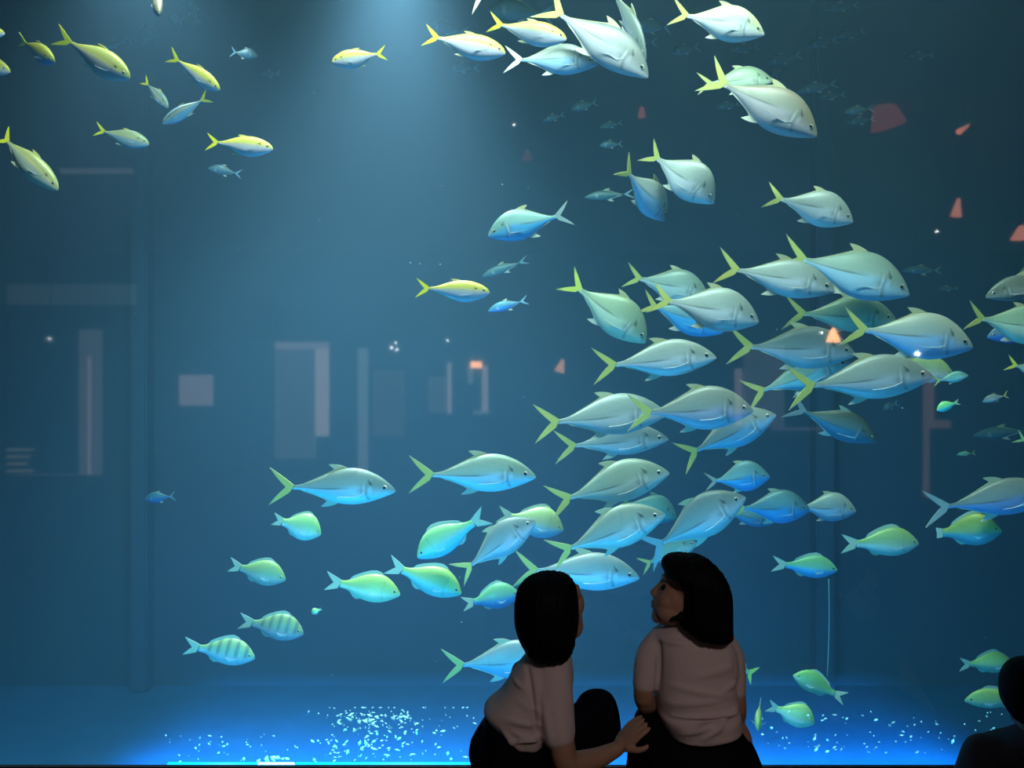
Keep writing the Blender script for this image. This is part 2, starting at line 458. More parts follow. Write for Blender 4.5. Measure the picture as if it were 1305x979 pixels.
mf(T_, (848,656), (700,708), 56, 3.6, 'trevally with pink cheek rising to the right above the person in profile', group=SCH, tint=(.92,.95,.85), span=42)
mf(T_, (815,737), (654,725), 52, 4.0, 'trevally directly above the head of the left person in pink', group=SCH, bend=0, bellyc=(.5,.75,.88))
mf(T_, (950,634), (820,706), 58, 3.85, 'grey trevally rising steeply behind the head of the right person', group=SCH, tint=(.78,.8,.8), tailcol=(.4,.5,.5), span=56)
mf(T_, (888,692), (815,722), 36, 4.35, 'teal trevally half hidden by the dark hair of the right person', group=SCH, tint=(.55,.95,.9))
mf(T_, (981,608), (898,614), 42, 4.2, 'round blue trevally with dim tail above the rising grey one', group=SCH, tint=(.5,.9,1.0), bellyc=(.08,.42,.75), tailcol=(.3,.36,.3), yaw=15)
mf(T_, (1032,650), (930,648), 46, 4.3, 'turquoise trevally with half-dark back, right of the rising grey one', group=SCH, tint=(.55,.95,1.05), bellyc=(.08,.45,.8))
mf(T_, (985,668), (915,650), 24, 4.65, 'thin blue trevally under the turquoise one with half-dark back', group=SCH, tint=(.5,.9,1.0), bellyc=(.1,.45,.75))
mf(T_, (1091,652), (1006,645), 40, 4.65, 'greyish round trevally right of the turquoise one', group=SCH, backc=(.5,.55,.4), bellyc=(.35,.6,.8))
mf(T_, (1345,630), (1178,649), 50, 3.7, 'large grey trevally with blue-lit belly leaving at the right edge', group=SCH, bellyc=(.3,.48,.85), tint=(.85,.82,.8), tailcol=(.42,.46,.4), span=48)
mf(T_, (1350,428), (1228,402), 52, 3.75, 'light green trevally cut off by the right edge', group=SCH, tint=(.95,1.15,.85))
mf(T_, (1258,430), (1345,418), 30, 4.1, 'blue fish beneath the light green trevally at the right edge', group=SCH, tint=(.4,.6,.9), bellyc=(.1,.35,.75))
mf(T_, (1256,379), (1370,352), 34, 3.9, 'dim grey fish swimming left above the light green trevally at the right edge', group=SCH, tint=DARK)
mf(T_, (1290,370), (1390,330), 44, 4.4, 'dark brownish fish back at the right edge above the dim grey fish', group=SCH, tint=(.4,.36,.3), low=True)
mf(T_, (1350,484), (1283,462), 34, 3.7, 'fish at the right edge showing its yellow tail and white lower fin', group=SCH, tailcol=(.75,.75,.1), tint=(.8,.9,.8))

# ---- bream and snappers
mf(B_, (409,681), (348,661), 37, 4.2, 'small green snapper below the leftmost trevally', group=BRG, bend=-.02, tint=(.8,1.1,.95))
mf(B_, (364,739), (291,720), 34, 4.4, 'dim green snapper at left with a pale yellow stripe on its side', group=BRG, tint=(.62,.72,.62))
mf(B_, (510,758), (414,741), 38, 4.0, 'yellow-green snapper below and right of the dim striped-side one', group=BRG, tint=(1.0,1.15,.75))
mf(B_, (588,757), (494,719), 40, 3.9, 'bright yellow-green snapper diving to the right, beside the turquoise one swimming left', group=BRG, tint=(1.0,1.15,.75), bellyc=(.25,.6,.85))
mf(B_, (532,711), (621,655), 40, 3.8, 'turquoise snapper swimming down to the left', group=BRG, tint=(.7,1.1,1.1), bellyc=(.2,.62,.8), bend=.05)
mf(T_, (683,664), (582,732), 46, 3.9, 'grey fish with dark eye rising steeply to the right in front of a greener one', group=BRG, tint=(.88,.9,.92), span=34)
mf(B_, (718,676), (634,655), 42, 4.4, 'yellow-topped snapper behind the steeply rising grey fish', group=BRG, bellyc=(.25,.6,.8))
mf(B_, (662,757), (589,770), 34, 4.4, 'blue snapper just left of the left person\'s dark hair', group=BRG, tint=(.45,.85,1.0), bellyc=(.1,.45,.8))
mf(B_, (387,808), (306,790), 36, 4.3, 'grey bream with dark vertical bands, upper of the two at lower left', group=BRG, bands=1, tint=(.72,.8,.85))
mf(B_, (325,839), (236,822), 36, 4.1, 'pale bream with faint dark bands, lower of the two at lower left', group=BRG, bands=1, tint=(.85,.95,1.0))
mf(B_, (1171,693), (1072,693), 38, 4.1, 'green bream with a dark eye swimming right at the right of the school', group=BRG, tint=(.85,1.0,.85), bend=0)
mf(B_, (1067,727), (985,719), 30, 4.2, 'blue-green bream swimming right, above the thin pale cord', group=BRG, tint=(.55,.95,.95), bellyc=(.1,.45,.8))
mf(B_, (1277,677), (1193,679), 42, 3.8, 'round blue fish with yellow forehead under the trevally leaving at the right edge', group=BRG, bellyc=(.1,.38,.82), tint=(1,.95,.5), tail_len=.1, span=14, yaw=20)
mf(T_, (708,842), (563,849), 52, 3.9, 'trevally half hidden behind the left person in pink', group=SCH, bend=0, bellyc=(.3,.6,.85))
mf(B_, (918,838), (963,862), 24, 3.9, 'yellow fish tail showing beside the right person\'s shoulder', group=BRG, tailcol=(.75,.75,.1), span=26)
mf(B_, (966,932), (968,892), 22, 4.0, 'yellowish fish heading to the viewer beside the right person\'s hip', group=BRG, tint=(1.3,1.2,.7), yaw=40, spread=.6)
mf(B_, (1038,922), (978,899), 32, 3.9, 'pale green fish nose down near the bottom, right of the yellowish one facing out', group=BRG, tint=(1.2,1.25,.9))
mf(B_, (1011,861), (1076,889), 28, 4.2, 'green fish swimming left near the bottom, above the pale green one', group=BRG, tint=(.6,1.0,.6), bend=.04)
mf(B_, (1291,846), (1221,846), 28, 3.9, 'yellow-topped fish beside the head of the man at the right edge', group=BRG, tint=(1.1,1.1,.6), bellyc=(.25,.42,.55))
mf(B_, (1229,893), (1320,890), 26, 4.1, 'yellow-topped fish with white snout beside the neck of the man at the right edge', group=BRG, tint=(1.1,1.1,.6), bellyc=(.4,.6,.75))
mf(B_, (397,782), (410,776), 9, 4.2, 'tiny green fish between the banded bream and the left person', group=BRG, low=True, tint=(.8,1.3,.9))
mf(B_, (1194,523), (1222,512), 13, 3.7, 'small bright turquoise fish hanging below the long grey trevally\'s head', group=SCH, tint=(.6,1.4,1.2), bellyc=(.1,.8,.8), low=True)
mf(T_, (1252,512), (1286,503), 11, 4.0, 'small grey fish near the right edge, level with the small turquoise one', group=SCH, low=True)
mf(T_, (1219,580), (1244,577), 6, 4.2, 'tiny green fish above the large trevally leaving at the right edge', group=SCH, tint=(.4,1.0,.7), low=True)
mf(T_, (1350,585), (1296,556), 26, 4.0, 'green tail tip at the right edge above the leaving trevally', group=SCH, tint=GREEN, tailcol=(.4,.7,.3))
mf(T_, (1234,479), (1190,486), 15, 3.9, 'small cyan fish with open mouth right of the pale round head', group=SCH, tint=(.6,1.2,1.1), low=True)

# ---- dim fish far back; their tints put the water's dimming into the skin colour
far = [
 ((265,215),(308,222),14,7.5,'dim blue fish under the scad with a lavender side'),
 ((128,62),(163,52),12,7.0,'dim blue fish at upper left, front one of two in a line'),
 ((203,40),(160,55),20,8.2,'dim blue fish at upper left, rear one of two in a line'),
 ((328,72),(294,66),16,6.5,'faint grey fish right of the yellow-green pointing scad'),
 ((330,95),(358,94),9,8.0,'small faint cyan streak of a fish left of the light beam'),
 ((214,22),(234,28),16,7.5,'faint grey fish blob below the top edge at left'),
 ((240,-2),(252,32),14,7.0,'tall dim blue fish hanging from the top edge at left'),
 ((545,32),(596,42),18,7.5,'dim blue fish behind the left yellow scad of the pair'),
 ((568,88),(612,86),13,8.0,'faint teal fish under the left yellow scad of the pair'),
 ((622,14),(706,18),30,6.0,'large dim blue fish behind the pair of yellow scad'),
 ((806,34),(856,36),20,6.5,'dim teal fish left of the trevally touching the top edge'),
 ((798,52),(838,54),16,7.5,'faint blue fish under the dim teal one near the top'),
 ((855,68),(892,60),14,8.0,'faint teal fish under the tail of the trevally at the top edge'),
 ((1028,60),(1068,50),13,7.5,'dim blue fish right of the trevally at the top edge, left of two'),
 ((1062,50),(1104,38),12,8.4,'dim blue fish right of the trevally at the top edge, right of two'),
 ((1050,12),(1096,6),12,7.5,'dim blue fish at the top edge on the right'),
 ((975,82),(1022,70),14,8.2,'very faint blue fish above the big brownish diving trevally'),
 ((1016,118),(1068,106),14,7.0,'dim blue fish right of the big brownish diving trevally, upper one'),
 ((1040,126),(1078,120),10,7.5,'dim grey-blue fish right of the big brownish diving trevally, lower one'),
 ((1076,144),(1114,138),12,6.5,'blue fish left of the large red lamp reflection, upper one'),
 ((1078,158),(1116,151),11,7.6,'blue fish left of the large red lamp reflection, lower one'),
 ((1152,73),(1192,70),9,8.0,'faint teal streak of a fish at upper right'),
 ((930,64),(968,60),12,8.0,'faint teal fish under the nose of the trevally at the top edge'),
 ((912,138),(944,132),10,7.8,'faint grey fish under the tail of the big brownish diving trevally'),
 ((728,140),(762,130),13,7.4,'dim teal fish below the large grey diving trevally'),
 ((692,154),(720,146),10,7.8,'faint teal fish left of the dim one below the large grey diving trevally'),
 ((764,163),(794,156),9,7.6,'dim cyan fish above the diving pair, upper one'),
 ((764,186),(794,183),11,6.8,'dim cyan fish above the diving pair, lower one'),
 ((745,252),(808,247),14,6.0,'dim blue fish behind the tail of the left fish of the diving pair'),
 ((614,353),(673,331),13,6.2,'dim teal fish slanting down left, below the teal and blue trevally'),
 ((622,397),(673,382),14,5.2,'bright blue narrow fish right of the lone yellow-tailed scad'),
 ((184,637),(224,632),15,5.6,'bright blue fish alone at left, below the faint partition'),
 ((1150,346),(1202,344),12,7.5,'faint brown fish right of the topmost school fish'),
 ((1194,369),(1222,367),7,8.2,'faint teal speck of a fish below the faint brown one'),
 ((1126,522),(1144,514),10,7.2,'tiny grey fish below the long grey trevally'),
 ((1240,556),(1320,548),16,6.8,'long dark dim fish near the right edge above the leaving trevally'),
 ((1000,88),(978,100),10,8.5,'very faint grey fish right of the green-backed hidden trevally'),
]
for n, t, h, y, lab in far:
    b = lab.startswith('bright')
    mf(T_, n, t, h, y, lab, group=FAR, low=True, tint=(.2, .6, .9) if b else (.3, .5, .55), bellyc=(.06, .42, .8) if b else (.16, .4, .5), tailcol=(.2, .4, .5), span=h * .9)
# ================================================================ TANK AND HALL
M_TANKWALL = plain('blue painted tank wall', (.042, .108, .165), .9, noise=.18, scale=.5)
M_TANKFLOOR = plain('blue tank floor', (.012, .12, .26), .9, noise=.25, scale=3.0)
M_HALLWALL = plain('dark hall wall', (.05, .05, .055), .8, noise=.1, scale=2)
M_CEIL = plain('grey hall ceiling', (.22, .21, .21), .9, noise=.05, scale=3)
M_CARPET = plain('dark carpet', (.03, .03, .035), .95, noise=.3, scale=60)
M_BLACK = plain('black frame', (.006, .006, .008), .5)

def structure(o): o['kind'] = 'structure'; return o
TX, TZ = 8.5, 5.6
structure(box('floor_tank', -TX, TX, WATER_Y, BACK_Y, TANK_FLOOR - .2, TANK_FLOOR, M_TANKFLOOR))
structure(box('wall_tank_back', -TX, TX, BACK_Y, BACK_Y + .2, TANK_FLOOR - .2, TZ + .6, M_TANKWALL))
structure(box('wall_tank_left', -TX - .2, -TX, GLASS_Y, BACK_Y + .2, TANK_FLOOR - .2, TZ + .6, M_TANKWALL))
structure(box('wall_tank_right', TX, TX + .2, GLASS_Y, BACK_Y + .2, TANK_FLOOR - .2, TZ + .6, M_TANKWALL))
HX = 7.5
WIN_Z0, WIN_Z1, WIN_X = -.055, 2.775, 3.2
structure(box('floor', -HX, HX, HALL_BACK, GLASS_Y, -.2, 0, M_CARPET))
structure(box('ceiling', -HX, HX, HALL_BACK, GLASS_Y, 3.3, 3.5, M_CEIL))
structure(box('wall_back', -HX, HX, HALL_BACK - .2, HALL_BACK, -.2, 3.5, M_HALLWALL))
structure(box('wall_left', -HX - .2, -HX, HALL_BACK - .2, GLASS_Y, -.2, 3.5, M_HALLWALL))
structure(box('wall_right', HX, HX + .2, HALL_BACK - .2, GLASS_Y, -.2, 3.5, M_HALLWALL))
# front wall of the hall around the window opening
v, f = [], []
box_data(-TX, TX, GLASS_Y, WATER_Y, TANK_FLOOR - .2, WIN_Z0, v, f)
box_data(-TX, TX, GLASS_Y, WATER_Y, WIN_Z1, TZ + .6, v, f)
box_data(-TX, -WIN_X, GLASS_Y, WATER_Y, WIN_Z0, WIN_Z1, v, f)
box_data(WIN_X, TX, GLASS_Y, WATER_Y, WIN_Z0, WIN_Z1, v, f)
structure(obj('wall_front', mesh_from('wall_front', v, f, False), M_HALLWALL))
structure(box('trim_1', -WIN_X, WIN_X, GLASS_Y - .03, GLASS_Y, 0, .079, M_BLACK, bevel=.006))

# acrylic pane: its hall side mirrors the hall faintly, the water side lies against the water
m, n, l = new_mat('acrylic')
M_ACRYL = m
n.remove(n['Principled BSDF'])
tr = n.new('ShaderNodeBsdfTransparent'); tr.inputs['Color'].default_value = (.97, .99, 1, 1)
gl = n.new('ShaderNodeBsdfGlossy'); gl.inputs['Roughness'].default_value = .03; gl.inputs['Color'].default_value = (1, 1, 1, 1)
lw = n.new('ShaderNodeLayerWeight'); lw.inputs['Blend'].default_value = .5
mr = n.new('ShaderNodeMapRange'); mr.inputs['To Min'].default_value = .065; mr.inputs['To Max'].default_value = .35
l.new(lw.outputs['Facing'], mr.inputs['Value'])
mx = n.new('ShaderNodeMixShader')
l.new(mr.outputs['Result'], mx.inputs['Fac']); l.new(tr.outputs[0], mx.inputs[1]); l.new(gl.outputs[0], mx.inputs[2])
l.new(mx.outputs[0], n['Material Output'].inputs['Surface'])
m2, n2, l2 = new_mat('acrylic against water')
n2.remove(n2['Principled BSDF'])
t2 = n2.new('ShaderNodeBsdfTransparent'); l2.new(t2.outputs[0], n2['Material Output'].inputs['Surface'])
pane = box('window_1', -WIN_X, WIN_X, GLASS_Y, WATER_Y - .002, WIN_Z0, WIN_Z1, m2)
pane.data.materials.append(M_ACRYL)
for p in pane.data.polygons:
    if p.normal.y < -.5: p.material_index = 1
structure(pane)

# the water: one body of faintly scattering, blue-tinting water
m, n, l = new_mat('water')
n.remove(n['Principled BSDF'])
vs = n.new('ShaderNodeVolumeScatter'); vs.inputs['Color'].default_value = (.36, .74, 1.0, 1); vs.inputs['Density'].default_value = WATER_SCATTER; vs.inputs['Anisotropy'].default_value = .25
va = n.new('ShaderNodeVolumeAbsorption'); va.inputs['Color'].default_value = (.06, .77, .93, 1); va.inputs['Density'].default_value = WATER_ABSORB
ad = n.new('ShaderNodeAddShader'); l.new(vs.outputs[0], ad.inputs[0]); l.new(va.outputs[0], ad.inputs[1])
l.new(ad.outputs[0], n['Material Output'].inputs['Volume'])
water = box('water', -TX + .01, TX - .01, WATER_Y + .002, BACK_Y - .005, TANK_FLOOR + .005, TZ, m)
tag(water, 'clear blue water filling the aquarium tank behind the window', 'water', kind='stuff')

# pilasters of the tank's rear wall and thin seams
for i, (xa, xb) in enumerate(((168, 190), (1038, 1062))):
    a, b = P(xa, 0, BACK_Y - .15).x, P(xb, 0, BACK_Y - .15).x
    structure(box('trim_%d' % (i + 2), a, b, BACK_Y - .22, BACK_Y, TANK_FLOOR, TZ, M_TANKWALL, bevel=.02))

# ---- things of the hall that the window mirrors
M_PALE = plain('pale door panel', (.62, .60, .62), .5)
M_GLOWPANEL = emis('glowing rose panel', (.95, .80, .78), 1.5)  # panel, door and rail surfaces emit, in place of lamplight falling on them
M_GLOWGREY = emis('glowing grey panel', (.70, .80, .86), .8)
M_DIMPANEL = emis('dim glowing panel', (.75, .72, .80), .32)
M_ROSE = emis('glowing pinkish panel', (.95, .75, .78), .85)
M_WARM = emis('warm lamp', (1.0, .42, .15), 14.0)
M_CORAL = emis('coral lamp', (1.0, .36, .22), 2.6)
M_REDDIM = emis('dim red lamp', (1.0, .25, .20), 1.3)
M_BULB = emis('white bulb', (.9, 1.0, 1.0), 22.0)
M_HOUSING = plain('lamp housing', (.03, .03, .035), .4, metal=.6)
HB = HALL_BACK + .02
def wall_panel(name, x0, y0, x1, y1, mat, label, cat, depth=.05, group=None, y=HB):
    a, b = R(x0, y1, y + depth), R(x1, y0, y + depth)
    o = box(name, min(a.x, b.x), max(a.x, b.x), y - .02, y + depth, max(.0, a.z), b.z, mat, bevel=.006)
    return tag(o, label, cat, group)
pd = empty('door', R(382, 590, HB)); tag(pd, 'wide dim door with a brighter rose strip, mirrored in the window left of centre', 'door')
def child_box(name, x0, y0, x1, y1, mat, parent, depth=.05, y=HB):
    a, b = R(x0, y1, y + depth), R(x1, y0, y + depth)
    o = box(name, min(a.x, b.x), max(a.x, b.x), y - .02, y + depth, max(.0, a.z), b.z, mat, bevel=.006)
    o.parent = parent; o.matrix_parent_inverse = Matrix.Translation(-parent.location)
    return o
child_box('door_leaf', 350, 445, 402, 585, M_DIMPANEL, pd)
child_box('door_frame', 350, 436, 418, 445, M_ROSE, pd, .06)
child_box('edge_strip', 403, 445, 418, 556, M_GLOWPANEL, pd, .06)
wall_panel('wall_panel', 456, 444, 468, 628, M_GLOWGREY, 'tall narrow grey glowing panel mirrored in the window, right of the wide dim door', 'panel')
wall_panel('wall_panel', 570, 462, 575, 527, M_GLOWPANEL, 'thin upright pink glow strip mirrored left of the small bright doorway', 'glow strip')
wall_panel('wall_panel', 476, 472, 514, 556, emis('dim brown person stand-in', (.75, .5, .4), .22), 'dim brownish panel standing in for persons, mirrored between the grey panel and the thin pink strip', 'panel')  # glowing panel stands in for persons mirrored here
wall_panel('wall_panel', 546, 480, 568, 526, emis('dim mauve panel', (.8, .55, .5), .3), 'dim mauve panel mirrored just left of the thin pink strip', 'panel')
wall_panel('sign_board', 228, 478, 270, 517, M_ROSE, 'square pinkish-grey board mirrored alone in the left part of the window', 'board')
dw = empty('lit_door_frame', R(610, 528, HB)); tag(dw, 'small bright doorway with warm lintel mirrored near the middle of the window', 'door frame')
child_box('door_post', 596, 464, 603, 489, M_GLOWGREY, dw)
child_box('door_post', 614, 466, 622, 524, M_GLOWPANEL, dw)
child_box('lintel_lamp', 600, 461, 614, 469, M_WARM, dw, .07)
child_box('door_sill', 603, 524, 624, 528, M_GLOWGREY, dw, .06)
pp = empty('partition', R(110, 630, HB)); tag(pp, 'pale partition with slatted base mirrored at the left of the window', 'partition')
child_box('partition_panel', 100, 420, 128, 628, M_DIMPANEL, pp)
child_box('partition_panel', 112, 455, 114, 615, M_ROSE, pp, .07)
child_box('base_rail', 36, 629, 100, 631, M_GLOWPANEL, pp)
for k in range(6):
    child_box('slat', -20, 572 + k * 9, 40 - (k % 3) * 4, 575 + k * 9, emis('dim slat', (.8, .8, .6), .35), pp)  # slats emit faintly instead of catching lamplight
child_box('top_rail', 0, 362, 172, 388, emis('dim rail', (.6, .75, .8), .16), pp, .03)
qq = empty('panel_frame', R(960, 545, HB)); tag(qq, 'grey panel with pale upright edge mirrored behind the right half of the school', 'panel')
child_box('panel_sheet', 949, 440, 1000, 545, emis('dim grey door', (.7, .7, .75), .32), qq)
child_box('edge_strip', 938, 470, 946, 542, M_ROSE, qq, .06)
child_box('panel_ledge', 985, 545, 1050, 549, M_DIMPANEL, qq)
pst = empty('post', R(1187, 690, HALL_BACK + 2.6)); tag(pst, 'brownish post with short side arm mirrored near the right edge', 'post')
def free_box(name, x0, y0, x1, y1, mat, parent, y, depth=.06):
    a, b = R(x0, y1, y), R(x1, y0, y)
    o = box(name, min(a.x, b.x), max(a.x, b.x), y - depth, y, max(.0, a.z), b.z, mat, bevel=.006)
    o.parent = parent; o.matrix_parent_inverse = Matrix.Translation(-parent.location)
    return o
M_POST = emis('dim brown post', (.9, .55, .5), .38)  # post glows by itself in place of hall light on it
PY = HALL_BACK + 2.6
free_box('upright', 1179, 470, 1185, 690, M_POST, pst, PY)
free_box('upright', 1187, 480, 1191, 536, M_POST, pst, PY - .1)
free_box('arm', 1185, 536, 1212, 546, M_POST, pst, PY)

def lamp_shade(px, py, y, wpx, hpx, mat, label, name='hall_lamp', tilt=0, cord=True):
    """a small cone-shaped hanging lamp"""
    Yv = 2 * GLASS_Y - y
    w, h = wpx / F * Yv, hpx / F * Yv
    c = R(px, py, y)
    root = empty(name, c)
    v, f = [], []
    ns = 20
    prof = [(.18, .5), (.32, .42), (.62, 0), (1, -.5), (.94, -.5), (.5, .0), (.1, .4)]
    for r, z in prof:
        for j in range(ns):
            b = 2 * math.pi * j / ns
            v.append((r * w * .5 * math.cos(b), r * w * .5 * math.sin(b), z * h))
    for i in range(len(prof) - 1):
        for j in range(ns):
            j2 = (j + 1) % ns
            f.append([i * ns + j, (i + 1) * ns + j, (i + 1) * ns + j2, i * ns + j2])
    f.append(list(range(ns))); f.append([(len(prof) - 1) * ns + j for j in range(ns)][::-1])
    sh = obj('lamp_shade', mesh_from('shade', v, f), mat, root)
    sh.rotation_euler = (0, tilt, 0)
    if cord:
        box('cord', -.006, .006, -.006, .006, h * .45, 3.3 - c.z, M_HOUSING, root)
    tag(root, label, 'lamp', 'coral and orange lamps of the hall')
    return root
lamp_shade(715, 466, -4.0, 13, 17, emis('orange lamp', (1.0, .5, .25), 4.5), 'small orange lamp mirrored left of the middle of the school', tilt=.3)
lamp_shade(1220, 264, -1.2, 13, 23, M_CORAL, 'small coral triangular lamp mirrored at right below the red one', tilt=.15)
lamp_shade(1302, 296, -1.2, 26, 17, M_CORAL, 'coral lamp cut off by the right edge of the window')
lamp_shade(1228, 164, -.3, 8, 16, M_CORAL, 'thin slanted coral lamp mirrored at upper right', tilt=1.0)
lamp_shade(1126, 136, -.3, 44, 52, emis('deep red lamp', (1.0, .2, .18), .55), 'large dim red lamp mirrored at upper right', tilt=-.25)
lamp_shade(1062, 427, -3.0, 18, 18, M_WARM, 'bright orange lamp mirrored over the grey fish of the school')
lamp_shade(818, 140, -.3, 10, 18, M_REDDIM, 'dim coral lamp mirrored under the large diving trevally, lower of two')
lamp_shade(786, 112, -.3, 18, 12, emis('dull coral lamp', (1.0, .3, .25), .55), 'dim coral lamp mirrored under the large diving trevally, upper of two')
lamp_shade(672, 197, -.5, 14, 13, emis('dull red lamp', (1.0, .35, .3), .5), 'dull round red lamp mirrored in the beam above mid water')
lamp_shade(836, 114, -.2, 14, 14, emis('faint red lamp', (1.0, .35, .3), .4), 'faint round red lamp mirrored beside the two dim coral ones')

def bulb(px, py, y, r, label):
    c = R(px, py, y)
    root = empty('spotlight', c)
    k = r / F * (2 * GLASS_Y - y)
    v, f = [], []
    ns = 12
    prof = [(.5, -2.2), (1.25, -2.0), (1.4, .1), (1.15, .1), (1.1, -.2)]
    for q, z in prof:
        for j in range(ns):
            b = 2 * math.pi * j / ns
            v.append((q * k * math.cos(b), z * k, q * k * math.sin(b)))
    for i in range(len(prof) - 1):
        for j in range(ns):
            j2 = (j + 1) % ns
            f.append([i * ns + j, (i + 1) * ns + j, (i + 1) * ns + j2, i * ns + j2])
    f.append(list(range(ns)))
    obj('housing', mesh_from('housing', v, f), M_HOUSING, root)
    obj('bulb', disc_eye(k, 1.0), M_BULB, root)
    box('rod', -.005, .005, -2 * k - .005, -2 * k + .005, k, 3.3 - c.z, M_HOUSING, root)
    tag(root, label, 'spotlight', 'white spotlights of the hall')
bulb(504, 437, -5.2, 1.3, 'white spotlight dot mirrored above the brownish panel, top of three')
bulb(499, 443, -5.6, 1.5, 'white spotlight dot mirrored above the brownish panel, left of three')
bulb(506, 446, -6.0, 1.5, 'white spotlight dot mirrored above the brownish panel, right of three')
bulb(570, 434, -5.6, 1.2, 'lone white spotlight dot mirrored above the thin pink strip')
bulb(1047, 424, -5.6, 1.6, 'white spotlight dot mirrored left of the bright orange lamp')
bulb(1169, 451, -4.6, 3.2, 'large white spotlight dot mirrored over the belly of the long-snouted trevally')
bulb(655, 159, -.1, 1.3, 'white spotlight dot mirrored high in the light beam')
bulb(1074, 17, 1.2, 1.5, 'white spotlight dot mirrored near the top edge at right')
bulb(1194, 295, -1.5, 1.3, 'white spotlight dot mirrored below the small coral triangular lamp')
bulb(63, 432, -5.6, 1.3, 'white spotlight dot mirrored at far left')

# ---- specks drifting in the water and flakes above the tank floor
def specks(name, pts, mat, label, cat):
    v, f = [], []
    for (c, r, sx) in pts:
        k = len(v)
        a = random.uniform(0, 3.1); ca, sa = math.cos(a), math.sin(a)
        for (x, y, z) in ((1, 0, 0), (-1, 0, 0), (0, 1, 0), (0, -1, 0), (0, 0, 1), (0, 0, -1)):
            X_, Z_ = x * sx, z
            v.append((c.x + r * (X_ * ca - Z_ * sa), c.y + r * y, c.z + r * (X_ * sa + Z_ * ca) * .8))
        f += [[k + i for i in t] for t in ((0, 2, 4), (2, 1, 4), (1, 3, 4), (3, 0, 4), (2, 0, 5), (1, 2, 5), (3, 1, 5), (0, 3, 5))]
    return tag(obj(name, mesh_from(name, v, f, False), mat), label, cat, kind='stuff')
M_SPECK = plain('turquoise-lit flakes', (.55, .95, .88), .5)  # turquoise puts the blue lamplight into the flake colour
rs = random.Random(3)
pts = []
for i in range(210):
    px = 415 + abs(rs.gauss(0, 1)) * 75 if i % 3 else rs.gauss(520, 60)
    py = rs.uniform(905, 970) - (18 if rs.random() < .3 else 0)
    if px > 660: continue
    pts.append((P(px, max(902, py), rs.uniform(5.3, 6.2) if py < 930 else rs.uniform(3.6, 5.0)), rs.uniform(.003, .008), rs.uniform(1, 2.8)))
for i in range(26): pts.append((P(rs.gauss(455, 14), rs.gauss(918, 5), rs.uniform(5.2, 6)), rs.uniform(.007, .013), 2.0))
for i in range(14): pts.append((P(rs.gauss(512, 7), rs.gauss(914, 3), rs.uniform(5.2, 6)), rs.uniform(.007, .013), 2.0))
for i in range(46): pts.append((P(rs.uniform(210, 430), rs.uniform(935, 972), rs.uniform(3.6, 5)), rs.uniform(.002, .006), rs.uniform(1, 2.4)))
for i in range(12): pts.append((P(rs.gauss(352, 16), rs.gauss(969, 3), 3.5), rs.uniform(.005, .01), rs.uniform(1, 2.4)))
for i in range(75): pts.append((P(rs.gauss(1075, 70), rs.uniform(905, 962), rs.uniform(3.8, 5.5)), rs.uniform(.003, .009), rs.uniform(1, 2.2)))
for i in range(16): pts.append((P(rs.uniform(1160, 1290), rs.uniform(905, 945), rs.uniform(4, 5.5)), rs.uniform(.004, .008), 1.4))
specks('white_flakes', pts, M_SPECK, 'bright white and turquoise-lit flakes drifting low over the glowing tank bottom', 'flakes')
pts = [(P(x, y, rs.uniform(3.5, 4.5)), r * .0016, 1.3) for x, y, r in ((523,335,2),(535,336,1.6),(561,337,1.4),(640,235,2),(563,237,1.2),(1009,71,1.3),(316,594,1.2),(274,441,1.2),(172,400,1.3),
    (266,478,1.2),(667,506,1.3),(711,584,1.2),(586,736,1.6),(588,793,1.2),(423,860,1.5),(400,118,1.5),(407,280,1.3),(303,318,1.2),(709,614,1.2),(1255,813,1.4),(940,274,1.2),(673,239,1.3),(990,420,1.4),(1150,520,1.5),(556,843,1.2))]
specks('drifting_specks', pts, M_SPECK, 'tiny white specks scattered through the open water', 'specks')

# blue lamps lying in the trough along the foot of the window
M_BLUELAMP = emis('blue lamp tube', (.0, .34, 1.0), 3.2)
M_BLUEHOT = emis('bright blue lamp', (.12, .62, 1.0), 9.0)
for x0, x1, mt, lab in ((214, 326, M_BLUELAMP, 'thin blue lamp tube along the foot of the window, left of the brightest one'), (329, 374, M_BLUEHOT, 'short brightest blue lamp along the foot of the window at left'),
                        (377, 640, M_BLUELAMP, 'long blue lamp tube along the foot of the window, left of the two persons')):
    a, b = P(x0, 972.2, 3.2), P(x1, 972.2, 3.2)
    root = empty('blue_lamp', ((a.x + b.x) / 2, 3.2, a.z - .04)); tag(root, lab, 'lamp', 'blue lamps at the foot of the window')
    hx = (b.x - a.x) / 2
    v, f = [], []
    for i in range(2):
        for j in range(16):
            q = 2 * math.pi * j / 16
            v.append(((-hx, hx)[i], .02 * math.cos(q), .02 + .02 * math.sin(q)))
    for j in range(16):
        f.append([j, (j + 1) % 16, 16 + (j + 1) % 16, 16 + j])
    f.append(list(range(16))[::-1]); f.append(list(range(16, 32)))
    obj('tube', mesh_from('tube', v, f), mt, root)
    box('base', -hx, hx, -.03, .03, -.03, .004, M_HOUSING, root)

